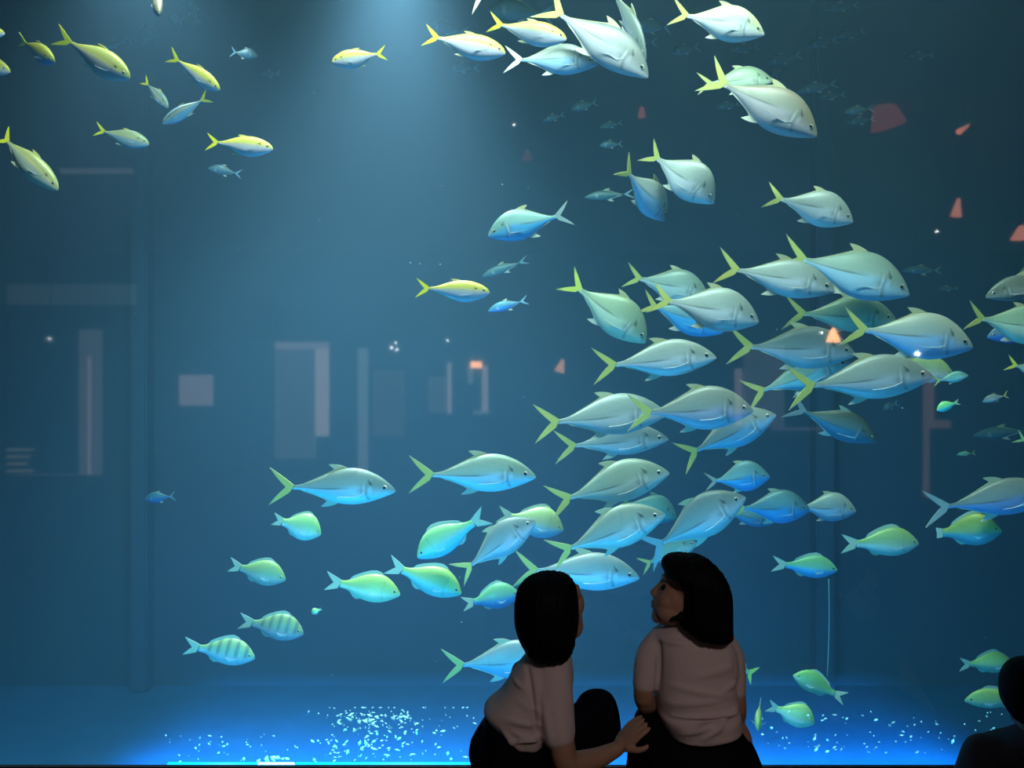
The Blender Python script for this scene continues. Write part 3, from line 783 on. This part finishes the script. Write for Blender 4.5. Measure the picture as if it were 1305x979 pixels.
a, b = R(76, 221, -2.0), R(168, 219.4, -2.0)
tag(box('ceiling_rail', a.x, b.x, -2.03, -2.0, a.z, 3.3, M_DIMPANEL), 'thin pale horizontal ceiling rail mirrored at upper left under the olive-green scad', 'rail')
a, b = P(1054.2, 862, 9.2), P(1056, 738, 9.2)
v, f = [], []
for i in range(13):
    t = i / 12
    for j in range(8):
        q = 2 * math.pi * j / 8
        v.append((a.x + (b.x - a.x) * t + .012 * math.sin(t * 3.1) + .006 * math.cos(q), 9.2 + .006 * math.sin(q), a.z + (b.z - a.z) * t))
for i in range(12):
    for j in range(8):
        j2 = (j + 1) % 8
        f.append([i * 8 + j, i * 8 + j2, (i + 1) * 8 + j2, (i + 1) * 8 + j])
f += [list(range(8))[::-1], list(range(96, 104))]
tag(obj('cord', mesh_from('cord', v, f), M_SPECK), 'thin pale upright cord under the blue-green bream at the rear of the tank', 'cord')
# ================================================================ PEOPLE
M_HAIR = plain('black hair', (.004, .0045, .006), .6, spec=.06, noise=.3, scale=60)
M_BODY = plain('warm skin', (.42, .23, .15), .55, noise=.06, scale=12)
M_SHIRT = plain('pale pink cotton', (.62, .49, .48), .85, noise=.05, scale=9, bump=.35)
M_SKIRT = plain('dark navy cloth', (.0045, .0055, .010), .9, spec=.05, noise=.2, scale=14)
M_TEE = plain('dark plum cotton', (.10, .085, .11), .85, noise=.1, scale=10, bump=.2)
M_EYEDARK = plain('dark eye', (.01, .01, .012), .1)
M_SHOE = plain('dark shoe', (.02, .02, .025), .6)
PY0 = 2.2
class Parts:
    """closed pieces that melt into one continuous surface"""
    def __init__(s): s.v, s.f = [], []
    def add(s, verts, faces):
        k = len(s.v); s.v += [Vector((x[0], x[1], max(x[2], .004))) for x in verts]; s.f += [[k + i for i in f] for f in faces]
    def rings(s, rings):
        n = len(rings[0]); v = [p for r in rings for p in r]; f = []
        for i in range(len(rings) - 1):
            for j in range(n):
                j2 = (j + 1) % n
                f.append([i * n + j, i * n + j2, (i + 1) * n + j2, (i + 1) * n + j])
        f.append(list(range(n))[::-1]); f.append([(len(rings) - 1) * n + j for j in range(n)])
        s.add(v, f)
    def loft(s, secs, n=36, sub=4):
        """secs: (py, x left, x right, depth offset, half depth, exponent) given top to bottom; smoothed between"""
        secs = sorted(secs, key=lambda q: q[0])
        cols = [[(q[0], q[i]) for q in secs] for i in range(1, 6)]
        ys = []
        for a, b in zip(secs, secs[1:]):
            ys += [a[0] + (b[0] - a[0]) * i / sub for i in range(sub)]
        ys.append(secs[-1][0])
        rings = []
        for y in ys:
            xl, xr, dy, dh, ex = [interp(c, y) for c in cols]
            r = []
            for j in range(n):
                a = 2 * math.pi * j / n
                ca, sa = math.cos(a), math.sin(a)
                cx_ = math.copysign(abs(ca) ** (2 / ex), ca); sy_ = math.copysign(abs(sa) ** (2 / ex), sa)
                w = P((xl + xr) / 2 + (xr - xl) / 2 * cx_, y, PY0 + dy)
                w.y += dh * sy_
                r.append(w)
            rings.append(r)
        s.rings(rings)
    def tube(s, pts, radii, n=16, flat=1.0, sub=4):
        pts = [Vector(p) for p in pts]
        m = len(pts)
        P3 = [[(i, p[k]) for i, p in enumerate(pts)] for k in range(3)]
        RR = [(i, r) for i, r in enumerate(radii)]
        path, rad = [], []
        for i in range((m - 1) * sub + 1):
            t = i / sub
            path.append(Vector([interp(P3[k], t) for k in range(3)])); rad.append(interp(RR, t))
        rings = []
        prev = None
        for i, p in enumerate(path):
            d = (path[min(i + 1, len(path) - 1)] - path[max(i - 1, 0)]).normalized()
            if prev is None:
                u = d.orthogonal().normalized()
            else:
                u = (prev - d * prev.dot(d)).normalized()
            prev = u; w = d.cross(u)
            rings.append([p + rad[i] * (u * math.cos(2 * math.pi * j / n) + w * math.sin(2 * math.pi * j / n)) for j in range(n)])
        # round ends
        def cap(r0, c, d, rr):
            return [[c + d * rr * math.sin(q) + (v - c) * math.cos(q) for v in r0] for q in (.5, 1.0, 1.4)]
        d0 = (path[0] - path[1]).normalized(); d1 = (path[-1] - path[-2]).normalized()
        rings = cap(rings[0], path[0], d0, rad[0])[::-1] + rings + cap(rings[-1], path[-1], d1, rad[-1])
        s.rings(rings)
    def ball(s, c, r, M=None, n=18):
        c = Vector(c)
        rings = []
        for i in range(1, n):
            a = math.pi * i / n
            ring = []
            for j in range(n):
                b = 2 * math.pi * j / n
                q = Vector((r[0] * math.sin(a) * math.cos(b), r[1] * math.sin(a) * math.sin(b), r[2] * math.cos(a)))
                ring.append(c + (M @ q if M else q))
            rings.append(ring)
        s.rings(rings)
    def build(s, name, mat, parent, voxel=.0045, smooth=3, disp=None):
        me = mesh_from(name, s.v, s.f)
        bm = bmesh.new(); bm.from_mesh(me); bmesh.ops.recalc_face_normals(bm, faces=bm.faces[:]); bm.to_mesh(me); bm.free()
        t = bpy.data.objects.new('tmp', me); COL.objects.link(t)
        r = t.modifiers.new('r', 'REMESH'); r.mode = 'VOXEL'; r.voxel_size = voxel; r.use_smooth_shade = True
        if smooth:
            q = t.modifiers.new('s', 'SMOOTH'); q.factor = .5; q.iterations = smooth
        dg = bpy.context.evaluated_depsgraph_get()
        out = bpy.data.meshes.new_from_object(t.evaluated_get(dg))
        bpy.data.objects.remove(t)
        out.name = name
        if disp:
            out.update()
            nr = [v.normal.copy() for v in out.vertices]
            for v, nn in zip(out.vertices, nr):
                v.co += nn * disp(v.co)
            out.update()
        out.polygons.foreach_set('use_smooth', [True] * len(out.polygons))
        o = obj(name, out, mat, parent)
        if parent: o.matrix_parent_inverse = Matrix.Translation(-parent.location)
        return o

def head_pieces(p, c, fwd, up, s=1.0, ears=True):
    """a head with brow, nose, lips, chin, cheeks and ears; c is the centre of the head"""
    fwd = Vector(fwd).normalized(); up = Vector(up); up = (up - fwd * up.dot(fwd)).normalized(); left = up.cross(fwd)
    M = Matrix((fwd, left, up)).transposed()
    W = lambda x, y, z: Vector(c) + M @ Vector((x, y, z)) * s
    B = lambda q, r: p.ball(W(*q), [a * s for a in r], M)
    B((-.012, 0, .040), (.088, .072, .078))
    B((.026, 0, -.012), (.058, .060, .085))
    B((.050, 0, -.078), (.030, .034, .024))
    B((.060, 0, -.088), (.018, .022, .016)); B((.055, 0, -.035), (.034, .046, .05))
    B((.030, .040, -.055), (.040, .018, .030)); B((.030, -.040, -.055), (.040, .018, .030))
    p.tube([W(.076, 0, .022), W(.084, 0, .0), W(.093, 0, -.022)], [.009 * s, .009 * s, .011 * s], n=10)
    B((.086, .010, -.027), (.011, .009, .008)); B((.086, -.010, -.027), (.011, .009, .008))
    B((.080, 0, -.049), (.013, .022, .0065)); B((.077, 0, -.060), (.013, .019, .007))
    B((.070, 0, .034), (.018, .046, .012))
    B((.046, .034, -.028), (.030, .024, .034)); B((.046, -.034, -.028), (.030, .024, .034))
    if ears: B((-.008, .072, -.012), (.020, .009, .030)); B((-.008, -.072, -.012), (.020, .009, .030))
    return W, M

def hand_pieces(p, wrist, direc, palm, s=1.0, curl=.5, thumb=1):
    """palm, four unequal bent fingers and a thumb; palm = direction the palm faces"""
    d = Vector(direc).normalized(); pn = Vector(palm); pn = (pn - d * pn.dot(d)).normalized(); sd = d.cross(pn)
    w = Vector(wrist)
    M = Matrix((d, sd, pn)).transposed()
    p.ball(w + d * .042 * s, (.048 * s, .036 * s, .015 * s), M)
    p.tube([w - d * .01 * s, w + d * .02 * s], [.021 * s, .022 * s], n=12)
    for k, (off, ln) in enumerate(((-.029, .058), (-.010, .068), (.010, .064), (.028, .050))):
        b = w + d * .078 * s + sd * off * s
        a1, a2 = curl * .6, curl * 1.5
        j1 = b + (d * math.cos(a1) + pn * math.sin(a1)) * ln * .5 * s
        j2 = j1 + (d * math.cos(a2) + pn * math.sin(a2)) * ln * .5 * s
        p.tube([b - d * .02 * s, b, j1, j2], [.009 * s, .0092 * s, .0082 * s, .007 * s], n=10)
    b = w + d * .028 * s + sd * (-.030 * thumb) * s
    j1 = b + (d * .7 - sd * .7 * thumb + pn * .35) * .034 * s
    j2 = j1 + (d * .95 - sd * .2 * thumb + pn * .35) * .028 * s
    p.tube([b, j1, j2], [.012 * s, .0095 * s, .008 * s], n=10)

def WP(px, py, dy=0.0):
    return P(px, py, PY0 + dy)
def ridge(lines):
    """cloth folds: raised creases along image-plane lines (x0, y0, x1, y1, height, width)"""
    segs = [(WP(a, b), WP(c, d), h, w) for a, b, c, d, h, w in lines]
    def f(co):
        t = 0
        if co.y > PY0 + .06: return 0
        for a, b, h, w in segs:
            ab = Vector((b.x - a.x, 0, b.z - a.z)); ap = Vector((co.x - a.x, 0, co.z - a.z))
            q = max(0, min(1, ap.dot(ab) / ab.length_squared))
            dd = (ap - ab * q).length
            if dd < 3 * w: t += 1.7 * h * math.exp(-(dd / w) ** 2) * math.sin(math.pi * (.1 + .8 * q))
        return t
    return f

# ---------------------------------------------------------------- the person in profile, right
def person_profile():
    root = empty('person', (WP(885, 940).x, PY0 + .05, 0))
    tag(root, 'person with straight black bob in pale pink shirt, in profile looking up left', 'person', 'visitors before the tank')
    b = Parts()
    hc = WP(875, 761, .0)
    Wh, M = head_pieces(b, hc, (-.88, .20, .30), (.30, 0, 1), .88, False)
    b.tube([WP(878, 772, .01), WP(876, 797, .02), WP(880, 815, .03)], [.046, .044, .055])
    b.loft([(806, 845, 915, .03, .05, 2.2), (822, 828, 932, .03, .07, 2.3), (860, 838, 934, .03, .075, 2.3), (905, 840, 934, .02, .08, 2.3), (950, 825, 945, .02, .10, 2.3), (1000, 822, 950, .03, .11, 2.3)])
    # left arm: down to the elbow, forearm forward to the lap
    b.tube([WP(838, 826, .02), WP(826, 850, .0), WP(820.5, 888, -.01), WP(832, 903, .07), WP(850, 915, .20)], [.026, .027, .0265, .026, .019])
    hand_pieces(b, WP(852, 917, .21), (.5, .8, -.1), (0, 0, -1), .82, .5, -1)
    b.tube([WP(920, 826, .03), WP(933, 855, .02), WP(940, 903, .01), WP(936, 918, .08), WP(918, 925, .2)], [.026, .026, .023, .022, .018])
    hand_pieces(b, WP(916, 926, .21), (-.5, .8, -.1), (0, 0, -1), .82, .5, 1)
    # thighs and lower legs, kneeling, under the skirt
    for sx in (850, 922):
        b.tube([WP(sx, 945, .03), WP(sx, 1010, .14), WP(sx, 1100, .22)], [.075, .07, .05])
        b.tube([WP(sx, 1110, .2), WP(sx, 1118, .02), WP(sx, 1126, -.14)], [.05, .05, .035])
    b.build('body', M_BODY, root, .0031, 3)
    for s in (1, -1):
        e = obj('eye', disc_eye(.009, .8), M_EYEDARK, root)
        q = Wh(.070, .032 * s, .008); e.location = q - root.location
    # hair: a bob with bangs
    h = Parts()
    h.loft([(707, 858, 884, .0, .03, 2), (710, 850, 896, 0, .06, 2.2), (717, 845.5, 907, 0, .085, 2.6), (724, 846, 914, 0, .098, 2.8), (731, 850, 919, 0, .104, 3), (738, 861, 922, 0, .107, 3.2), (750, 866, 925, 0, .108, 3.4),
            (770, 867, 927, 0, .107, 3.4), (781, 865, 927, 0, .106, 3.4), (788, 861, 928, 0, .104, 3.2), (795, 867, 928, 0, .102, 3.2), (800, 872, 928, 0, .1, 3.2), (805, 878, 928, 0, .097, 3.2), (809, 890, 926, 0, .085, 3)])
    h.tube([WP(872, 785, -.05), WP(862, 788, -.055), WP(854, 790.5, -.05)], [.012, .009, .003], n=8)
    h.tube([WP(925, 780, -.03), WP(928, 800, -.03), WP(926, 811, -.03)], [.008, .007, .003], n=8)
    def strands(co):
        a = math.atan2(co.y - PY0, co.x - hc.x)
        return .0016 * math.sin(a * 46 + 5 * math.sin(a * 7)) + .0012 * math.sin(a * 101 + co.z * 8)
    h.build('hair', M_HAIR, root, .0042, 3, strands)
    # shirt
    t = Parts()
    t.loft([(788, 857, 893, .02, .045, 2), (796, 848, 905, .02, .06, 2.2), (803, 834, 919, .025, .07, 2.3), (811, 829, 928, .03, .088, 2.5), (830, 830, 936, .03, .1, 2.7), (860, 833, 938, .02, .102, 2.6), (885, 835, 937, .01, .104, 2.6),
            (899, 836, 938, .01, .104, 2.5), (906, 837, 941, .0, .114, 2.5), (918, 842, 941, .0, .116, 2.5), (925, 846, 940, .0, .116, 2.5), (929, 848, 916, .0, .113, 2.5)])
    t.tube([WP(841, 820, .025), WP(828, 838, .005), WP(821, 872, -.012)], [.039, .037, .030], n=20)
    t.tube([WP(922, 822, .03), WP(933, 843, .02), WP(937, 880, .008)], [.037, .034, .028], n=20)
    t.build('shirt', M_SHIRT, root, .0042, 6, ridge([(850, 898, 937, 892, .009, .005), (838, 812, 836, 870, -.007, .006), (850, 862, 925, 875, .004, .008), (845, 884, 910, 877, .004, .007), (885, 918, 930, 888, .006, .007),
        (860, 915, 905, 900, .005, .006), (880, 850, 928, 840, .004, .010), (838, 813, 870, 812, .005, .006), (905, 870, 936, 858, .004, .008), (930, 835, 938, 880, -.006, .006)]))
    k = Parts()
    k.loft([(900, 822, 934, .04, .085, 2.4), (914, 810, 938, .04, .10, 2.4), (925, 808, 944, .03, .112, 2.4), (935, 806, 951, .03, .122, 2.4), (950, 803, 960, .03, .145, 2.4), (979, 800, 971, .04, .17, 2.4), (1010, 797, 978, .05, .2, 2.4), (1060, 797, 978, .05, .22, 2.4),
            (1100, 800, 974, .05, .24, 2.5), (1142, 808, 968, .05, .25, 2.5)])
    k.build('skirt', M_SKIRT, root, .007, 3, ridge([(830, 940, 815, 1040, .006, .012), (880, 940, 885, 1040, .006, .014), (930, 940, 950, 1040, .006, .012)]))
    for sx in (850, 922):
        q = Parts(); q.ball(WP(sx, 1134, -.19), (.042, .085, .032)); q.ball(WP(sx, 1140, -.13), (.038, .05, .022)); q.build('shoe', M_SHOE, root, .006, 2)

# ---------------------------------------------------------------- the person seen from behind, left
def person_behind():
    root = empty('person', (WP(680, 940).x, PY0 + .05, 0))
    tag(root, 'person with rounded black bob from behind in pale pink shirt, reaching to the neighbour', 'person', 'visitors before the tank')
    b = Parts()
    hc = WP(706, 785, .01)
    Wh, M = head_pieces(b, hc, (.62, .70, .30), (-.22, -.15, 1), .86, False)
    b.ball(WP(738, 770, .035), (.014, .02, .03)); b.ball(WP(735, 755, .03), (.010, .02, .022))
    b.tube([WP(703, 800, .03), WP(700, 825, .035), WP(696, 842, .04)], [.045, .041, .042])
    b.loft([(845, 665, 728, .03, .05, 2.2), (870, 652, 722, .03, .07, 2.3), (905, 636, 700, .03, .075, 2.3), (940, 628, 695, .03, .09, 2.3), (990, 622, 705, .04, .1, 2.3)])
    # right arm hanging down, forearm level towards the neighbour
    b.tube([WP(704, 872, -.02), WP(709, 900, -.06), WP(716, 945, -.08), WP(724, 972, -.08), WP(757, 968, -.045), WP(786, 955, -.02)], [.034, .036, .032, .031, .027, .019])
    hand_pieces(b, WP(786, 955, -.02), (.62, .08, .62), (.6, .45, -.5), .84, .42, 1)
    b.tube([WP(668, 858, .05), WP(670, 900, .10), WP(690, 925, .16), WP(725, 930, .26)], [.036, .034, .03, .02])
    hand_pieces(b, WP(728, 930, .27), (.8, .6, -.1), (0, 0, -1), .82, .5, -1)
    for sx, kx in ((640, 640), (690, 752)):
        b.tube([WP(sx, 955, .05), WP((sx + kx) / 2, 950, .18), WP(kx, 930, .30)], [.075, .066, .05])
        b.tube([WP(kx, 935, .30), WP(kx - 5, 1030, .20), WP(kx - 10, 1120, .10)], [.048, .048, .035])
    b.build('body', M_BODY, root, .0031, 3)
    for s in (1, -1):
        e = obj('eye', disc_eye(.009, .8), M_EYEDARK, root)
        e.location = Wh(.070, .032 * s, .008) - root.location
    h = Parts()
    h.loft([(730.5, 692, 712, .0, .025, 2), (733, 682, 722, 0, .05, 2), (740, 670, 730, 0, .078, 2.1), (750, 662, 734, 0, .094, 2.2), (765, 657, 736, 0, .103, 2.3), (782, 656, 737, 0, .105, 2.3), (798, 657, 735.5, 0, .104, 2.3), (812, 661, 733, 0, .1, 2.3), (823, 667, 730.5, 0, .094, 2.3),
            (831, 672, 727, 0, .086, 2.3), (837, 678, 723, 0, .07, 2.2)])
    h.tube([WP(676, 825, -.06), WP(675, 834, -.06), WP(679, 838, -.06)], [.008, .006, .002], n=8)
    hx = hc.x
    def strands(co):
        a = math.atan2(co.y - PY0, co.x - hx)
        return .0016 * math.sin(a * 46 + 5 * math.sin(a * 7)) + .0012 * math.sin(a * 97 + co.z * 8)
    h.build('hair', M_HAIR, root, .0042, 3, strands)
    t = Parts()
    t.loft([(826, 676, 722, .02, .045, 2), (836, 668, 728, .02, .06, 2.2), (846, 661, 730, .02, .08, 2.4), (860, 651, 731, .02, .095, 2.5), (876, 642, 728, .015, .10, 2.5), (888, 632, 720, .01, .104, 2.5), (897, 620, 712, .01, .106, 2.4), (904, 616, 708, .01, .107, 2.4), (912, 621, 704, .01, .107, 2.4),
            (922, 632, 700, .01, .106, 2.4), (932, 643, 697, .01, .102, 2.4), (940, 652, 694, .01, .094, 2.4), (947, 665, 690, .01, .07, 2.2)])
    t.tube([WP(704, 852, -.015), WP(707, 880, -.045), WP(709, 905, -.062), WP(711.5, 935, -.075)], [.048, .046, .045, .043], n=22)
    t.build('shirt', M_SHIRT, root, .0042, 6, ridge([(672, 845, 684, 925, -.010, .006), (645, 900, 690, 908, .005, .007), (650, 926, 690, 922, .006, .006), (640, 912, 665, 940, .005, .006), (655, 862, 668, 866, .005, .005), (660, 880, 685, 890, .004, .008), (690, 870, 700, 930, .004, .009), (655, 915, 688, 928, .004, .006)]))
    k = Parts()
    k.loft([(905, 627, 672, .03, .07, 2.2), (912, 623, 690, .03, .09, 2.3), (925, 617, 700, .03, .11, 2.4), (945, 610, 703, .03, .13, 2.4), (979, 603, 706, .03, .15, 2.4), (1010, 603, 706, .04, .15, 2.4), (1040, 612, 700, .05, .13, 2.3), (1060, 625, 690, .06, .08, 2.2)])
    # near knee under the cloth
    k.loft([(881, 753, 770, .20, .02, 2), (884, 745, 778, .20, .04, 2), (890, 738, 783, .20, .055, 2), (900, 733, 787, .20, .068, 2.1), (915, 729, 790, .20, .075, 2.2), (930, 728, 791, .20, .076, 2.3), (943, 727, 787, .19, .074, 2.3), (957, 727, 775, .18, .07, 2.3), (985, 726, 764, .16, .066, 2.3), (1060, 724, 760, .12, .062, 2.2), (1130, 722, 752, .08, .055, 2.2)])
    k.tube([WP(665, 960, .03), WP(705, 948, .12), WP(752, 925, .2)], [.10, .085, .068])
    k.tube([WP(640, 960, .05), WP(640, 945, .18), WP(640, 930, .3)], [.09, .08, .065])
    k.tube([WP(640, 932, .3), WP(636, 1030, .2), WP(632, 1120, .1)], [.064, .06, .055])
    k.build('skirt', M_SKIRT, root, .006, 3, ridge([(640, 925, 620, 1000, .006, .012), (665, 950, 660, 1020, .006, .012), (770, 890, 786, 925, .005, .008)]))
    for sx, dy in ((630, .14), (737, .12)):
        q = Parts(); q.ball(WP(sx, 1134, dy + .02), (.042, .095, .032)); q.ball(WP(sx, 1140, dy - .04), (.038, .05, .022)); q.build('shoe', M_SHOE, root, .006, 2)

# ---------------------------------------------------------------- the man at the right edge
def person_edge():
    root = empty('person', (WP(1335, 940).x, PY0 + .1, 0))
    tag(root, 'person with short black hair in dark plum shirt, cut off by the right edge', 'person', 'visitors before the tank')
    b = Parts()
    hc = WP(1325, 892, .06)
    Wh, M = head_pieces(b, hc, (.15, .95, .12), (0, -.1, 1), 1.0)
    b.tube([WP(1326, 915, .05), WP(1328, 945, .04), WP(1330, 970, .04)], [.056, .055, .07])
    b.loft([(950, 1290, 1370, .04, .05, 2.2), (975, 1250, 1410, .04, .08, 2.3), (1010, 1255, 1405, .04, .09, 2.3), (1100, 1265, 1395, .04, .1, 2.3), (1135, 1262, 1398, .04, .1, 2.3)])
    for s in (-1, 1):
        b.tube([WP(1330 + s * 82, 970, .03), WP(1330 + s * 92, 1040, .02), WP(1330 + s * 85, 1090, .12), WP(1330 + s * 55, 1095, .28)], [.046, .043, .036, .024])
        hand_pieces(b, WP(1330 + s * 53, 1095, .29), (-s * .5, .8, -.1), (0, 0, -1), .95, .5, s)
        b.tube([WP(1330 + s * 40, 1112, .04), WP(1330 + s * 60, 1105, .25), WP(1330 + s * 70, 1100, .42)], [.085, .075, .06])
        b.tube([WP(1330 + s * 70, 1105, .42), WP(1330 + s * 30, 1125, .36), WP(1330 - s * 20, 1132, .30)], [.05, .045, .04])
    b.build('body', M_BODY, root, .005, 2)
    for s in (1, -1):
        e = obj('eye', disc_eye(.012, .8), M_EYEDARK, root)
        e.location = Wh(.070, .032 * s, .008) - root.location
    h = Parts()
    h.loft([(840, 1308, 1342, .03, .03, 2), (845, 1296, 1354, .03, .06, 2.2), (855, 1288, 1362, .03, .085, 2.3), (870, 1283, 1366, .03, .098, 2.3), (885, 1282, 1368, .025, .1, 2.3), (898, 1283, 1367, .01, .09, 2.3), (910, 1289, 1362, -.005, .075, 2.2), (920, 1296, 1354, -.01, .06, 2.2)])
    h.build('hair', M_HAIR, root, .005, 3)
    t = Parts()
    t.loft([(929, 1302, 1355, .04, .06, 2), (936, 1285, 1375, .04, .07, 2.1), (943, 1258, 1402, .04, .08, 2.3), (952, 1246, 1414, .04, .095, 2.4), (980, 1246, 1414, .04, .115, 2.5), (1040, 1252, 1408, .04, .12, 2.5), (1100, 1256, 1404, .04, .125, 2.4), (1125, 1258, 1402, .04, .125, 2.4)])
    for s in (-1, 1):
        t.tube([WP(1330 + s * 76, 962, .03), WP(1330 + s * 88, 1000, .02), WP(1330 + s * 92, 1035, .02)], [.054, .054, .05], n=20)
    t.build('shirt', M_TEE, root, .006, 3, ridge([(1275, 950, 1300, 975, .006, .01), (1262, 960, 1275, 1010, -.007, .008)]))
    k = Parts()
    k.loft([(1095, 1262, 1398, .05, .11, 2.3), (1120, 1255, 1405, .06, .13, 2.3), (1142, 1255, 1405, .07, .13, 2.3)])
    for s in (-1, 1):
        k.tube([WP(1330 + s * 40, 1112, .06), WP(1330 + s * 60, 1105, .25), WP(1330 + s * 70, 1102, .42)], [.098, .085, .07])
        k.tube([WP(1330 + s * 70, 1108, .42), WP(1330 + s * 40, 1122, .37), WP(1330 + s * 0, 1128, .33)], [.06, .056, .052])
    k.build('trousers', M_SKIRT, root, .007, 3)
person_profile(); person_behind(); person_edge()
# ================================================================ LIGHT
def look(o, target):
    d = Vector(target) - o.location
    o.rotation_euler = d.to_track_quat('-Z', 'Y').to_euler()
def area(name, loc, target, sx, sy, power, col, spread=180):
    L = bpy.data.lights.new(name, 'AREA'); L.shape = 'RECTANGLE'; L.size = sx; L.size_y = sy
    L.energy = power; L.color = col; L.spread = math.radians(spread)
    o = bpy.data.objects.new(name, L); COL.objects.link(o); o.location = loc; look(o, target); return o
def spot(name, loc, target, ang, power, col, radius=.05, blend=.5):
    L = bpy.data.lights.new(name, 'SPOT'); L.energy = power; L.color = col; L.spot_size = math.radians(ang); L.spot_blend = blend; L.shadow_soft_size = radius
    o = bpy.data.objects.new(name, L); COL.objects.link(o); o.location = loc; look(o, target); return o
# lamps over the water, along the front of the tank
area('tank_top_light', (.4, 3.3, 5.1), (.6, 5.3, .8), 5.0, .3, 265, (.92, 1.0, .88), 120)
# the strong lamp whose beam comes down left of the middle
spot('beam_and_fill_light', (-.75, 5.6, 4.5), (-.85, 5.55, -2), 72, 1900, (.90, .93, 1.0), .25, 1.0)
spot('beam_and_fill_light', (-3.0, 6.8, 5.2), (-2.6, 7.6, -1), 100, 640, (.95, .93, 1.0), .25, 1.0)  # added wide lamp, brightens the left rear wall and haze
# blue lamps in the trough below the window
area('trough_light', (-.2, 3.45, -.42), (0, 5.2, 1.0), 6.0, .12, 80, (.04, .5, 1.0))
area('trough_light', (-1.0, 3.3, -.05), (-1.0, 5.0, .3), .5, .06, 10, (.1, .6, 1.0))
area('floor_light', (.4, 6.25, -1.56), (.4, 7.45, -2.05), 7.5, .1, 230, (.0, .36, 1.0), 34)  # added lamp hidden in mid-tank, makes the floor glow blue
# the hall: warm lamps that reach the visitors from behind and above
spot('hall_light', (.9, -1.5, 3.1), (.2, 2.2, .75), 28, 88, (1.0, .86, .79), .08, .8)
w = bpy.data.worlds.new('World'); sc.world = w; w.use_nodes = True
w.node_tree.nodes['Background'].inputs['Color'].default_value = (.02, .05, .08, 1)
w.node_tree.nodes['Background'].inputs['Strength'].default_value = 0.2
# ================================================================ CAMERA
cam = bpy.data.cameras.new('camera'); co = bpy.data.objects.new('camera', cam); COL.objects.link(co)
co.location = (0, 0, CAMZ); co.rotation_euler = (math.pi / 2, 0, 0)
cam.sensor_fit = 'HORIZONTAL'; cam.sensor_width = 36; cam.lens = F / 1305 * 36
cam.clip_start = .05; cam.clip_end = 100
sc.camera = co
sc.view_settings.view_transform = 'Standard'; sc.view_settings.look = 'None'
sc.view_settings.exposure = 0.0; sc.view_settings.gamma = 1.0; sc.view_settings.use_curve_mapping = False
sc.cycles.use_denoising = True
sc.cycles.max_bounces = 5; sc.cycles.diffuse_bounces = 2; sc.cycles.glossy_bounces = 2; sc.cycles.volume_bounces = 0; sc.cycles.transparent_max_bounces = 12
sc.cycles.caustics_reflective = False; sc.cycles.caustics_refractive = False
sc.cycles.sample_clamp_indirect = 4
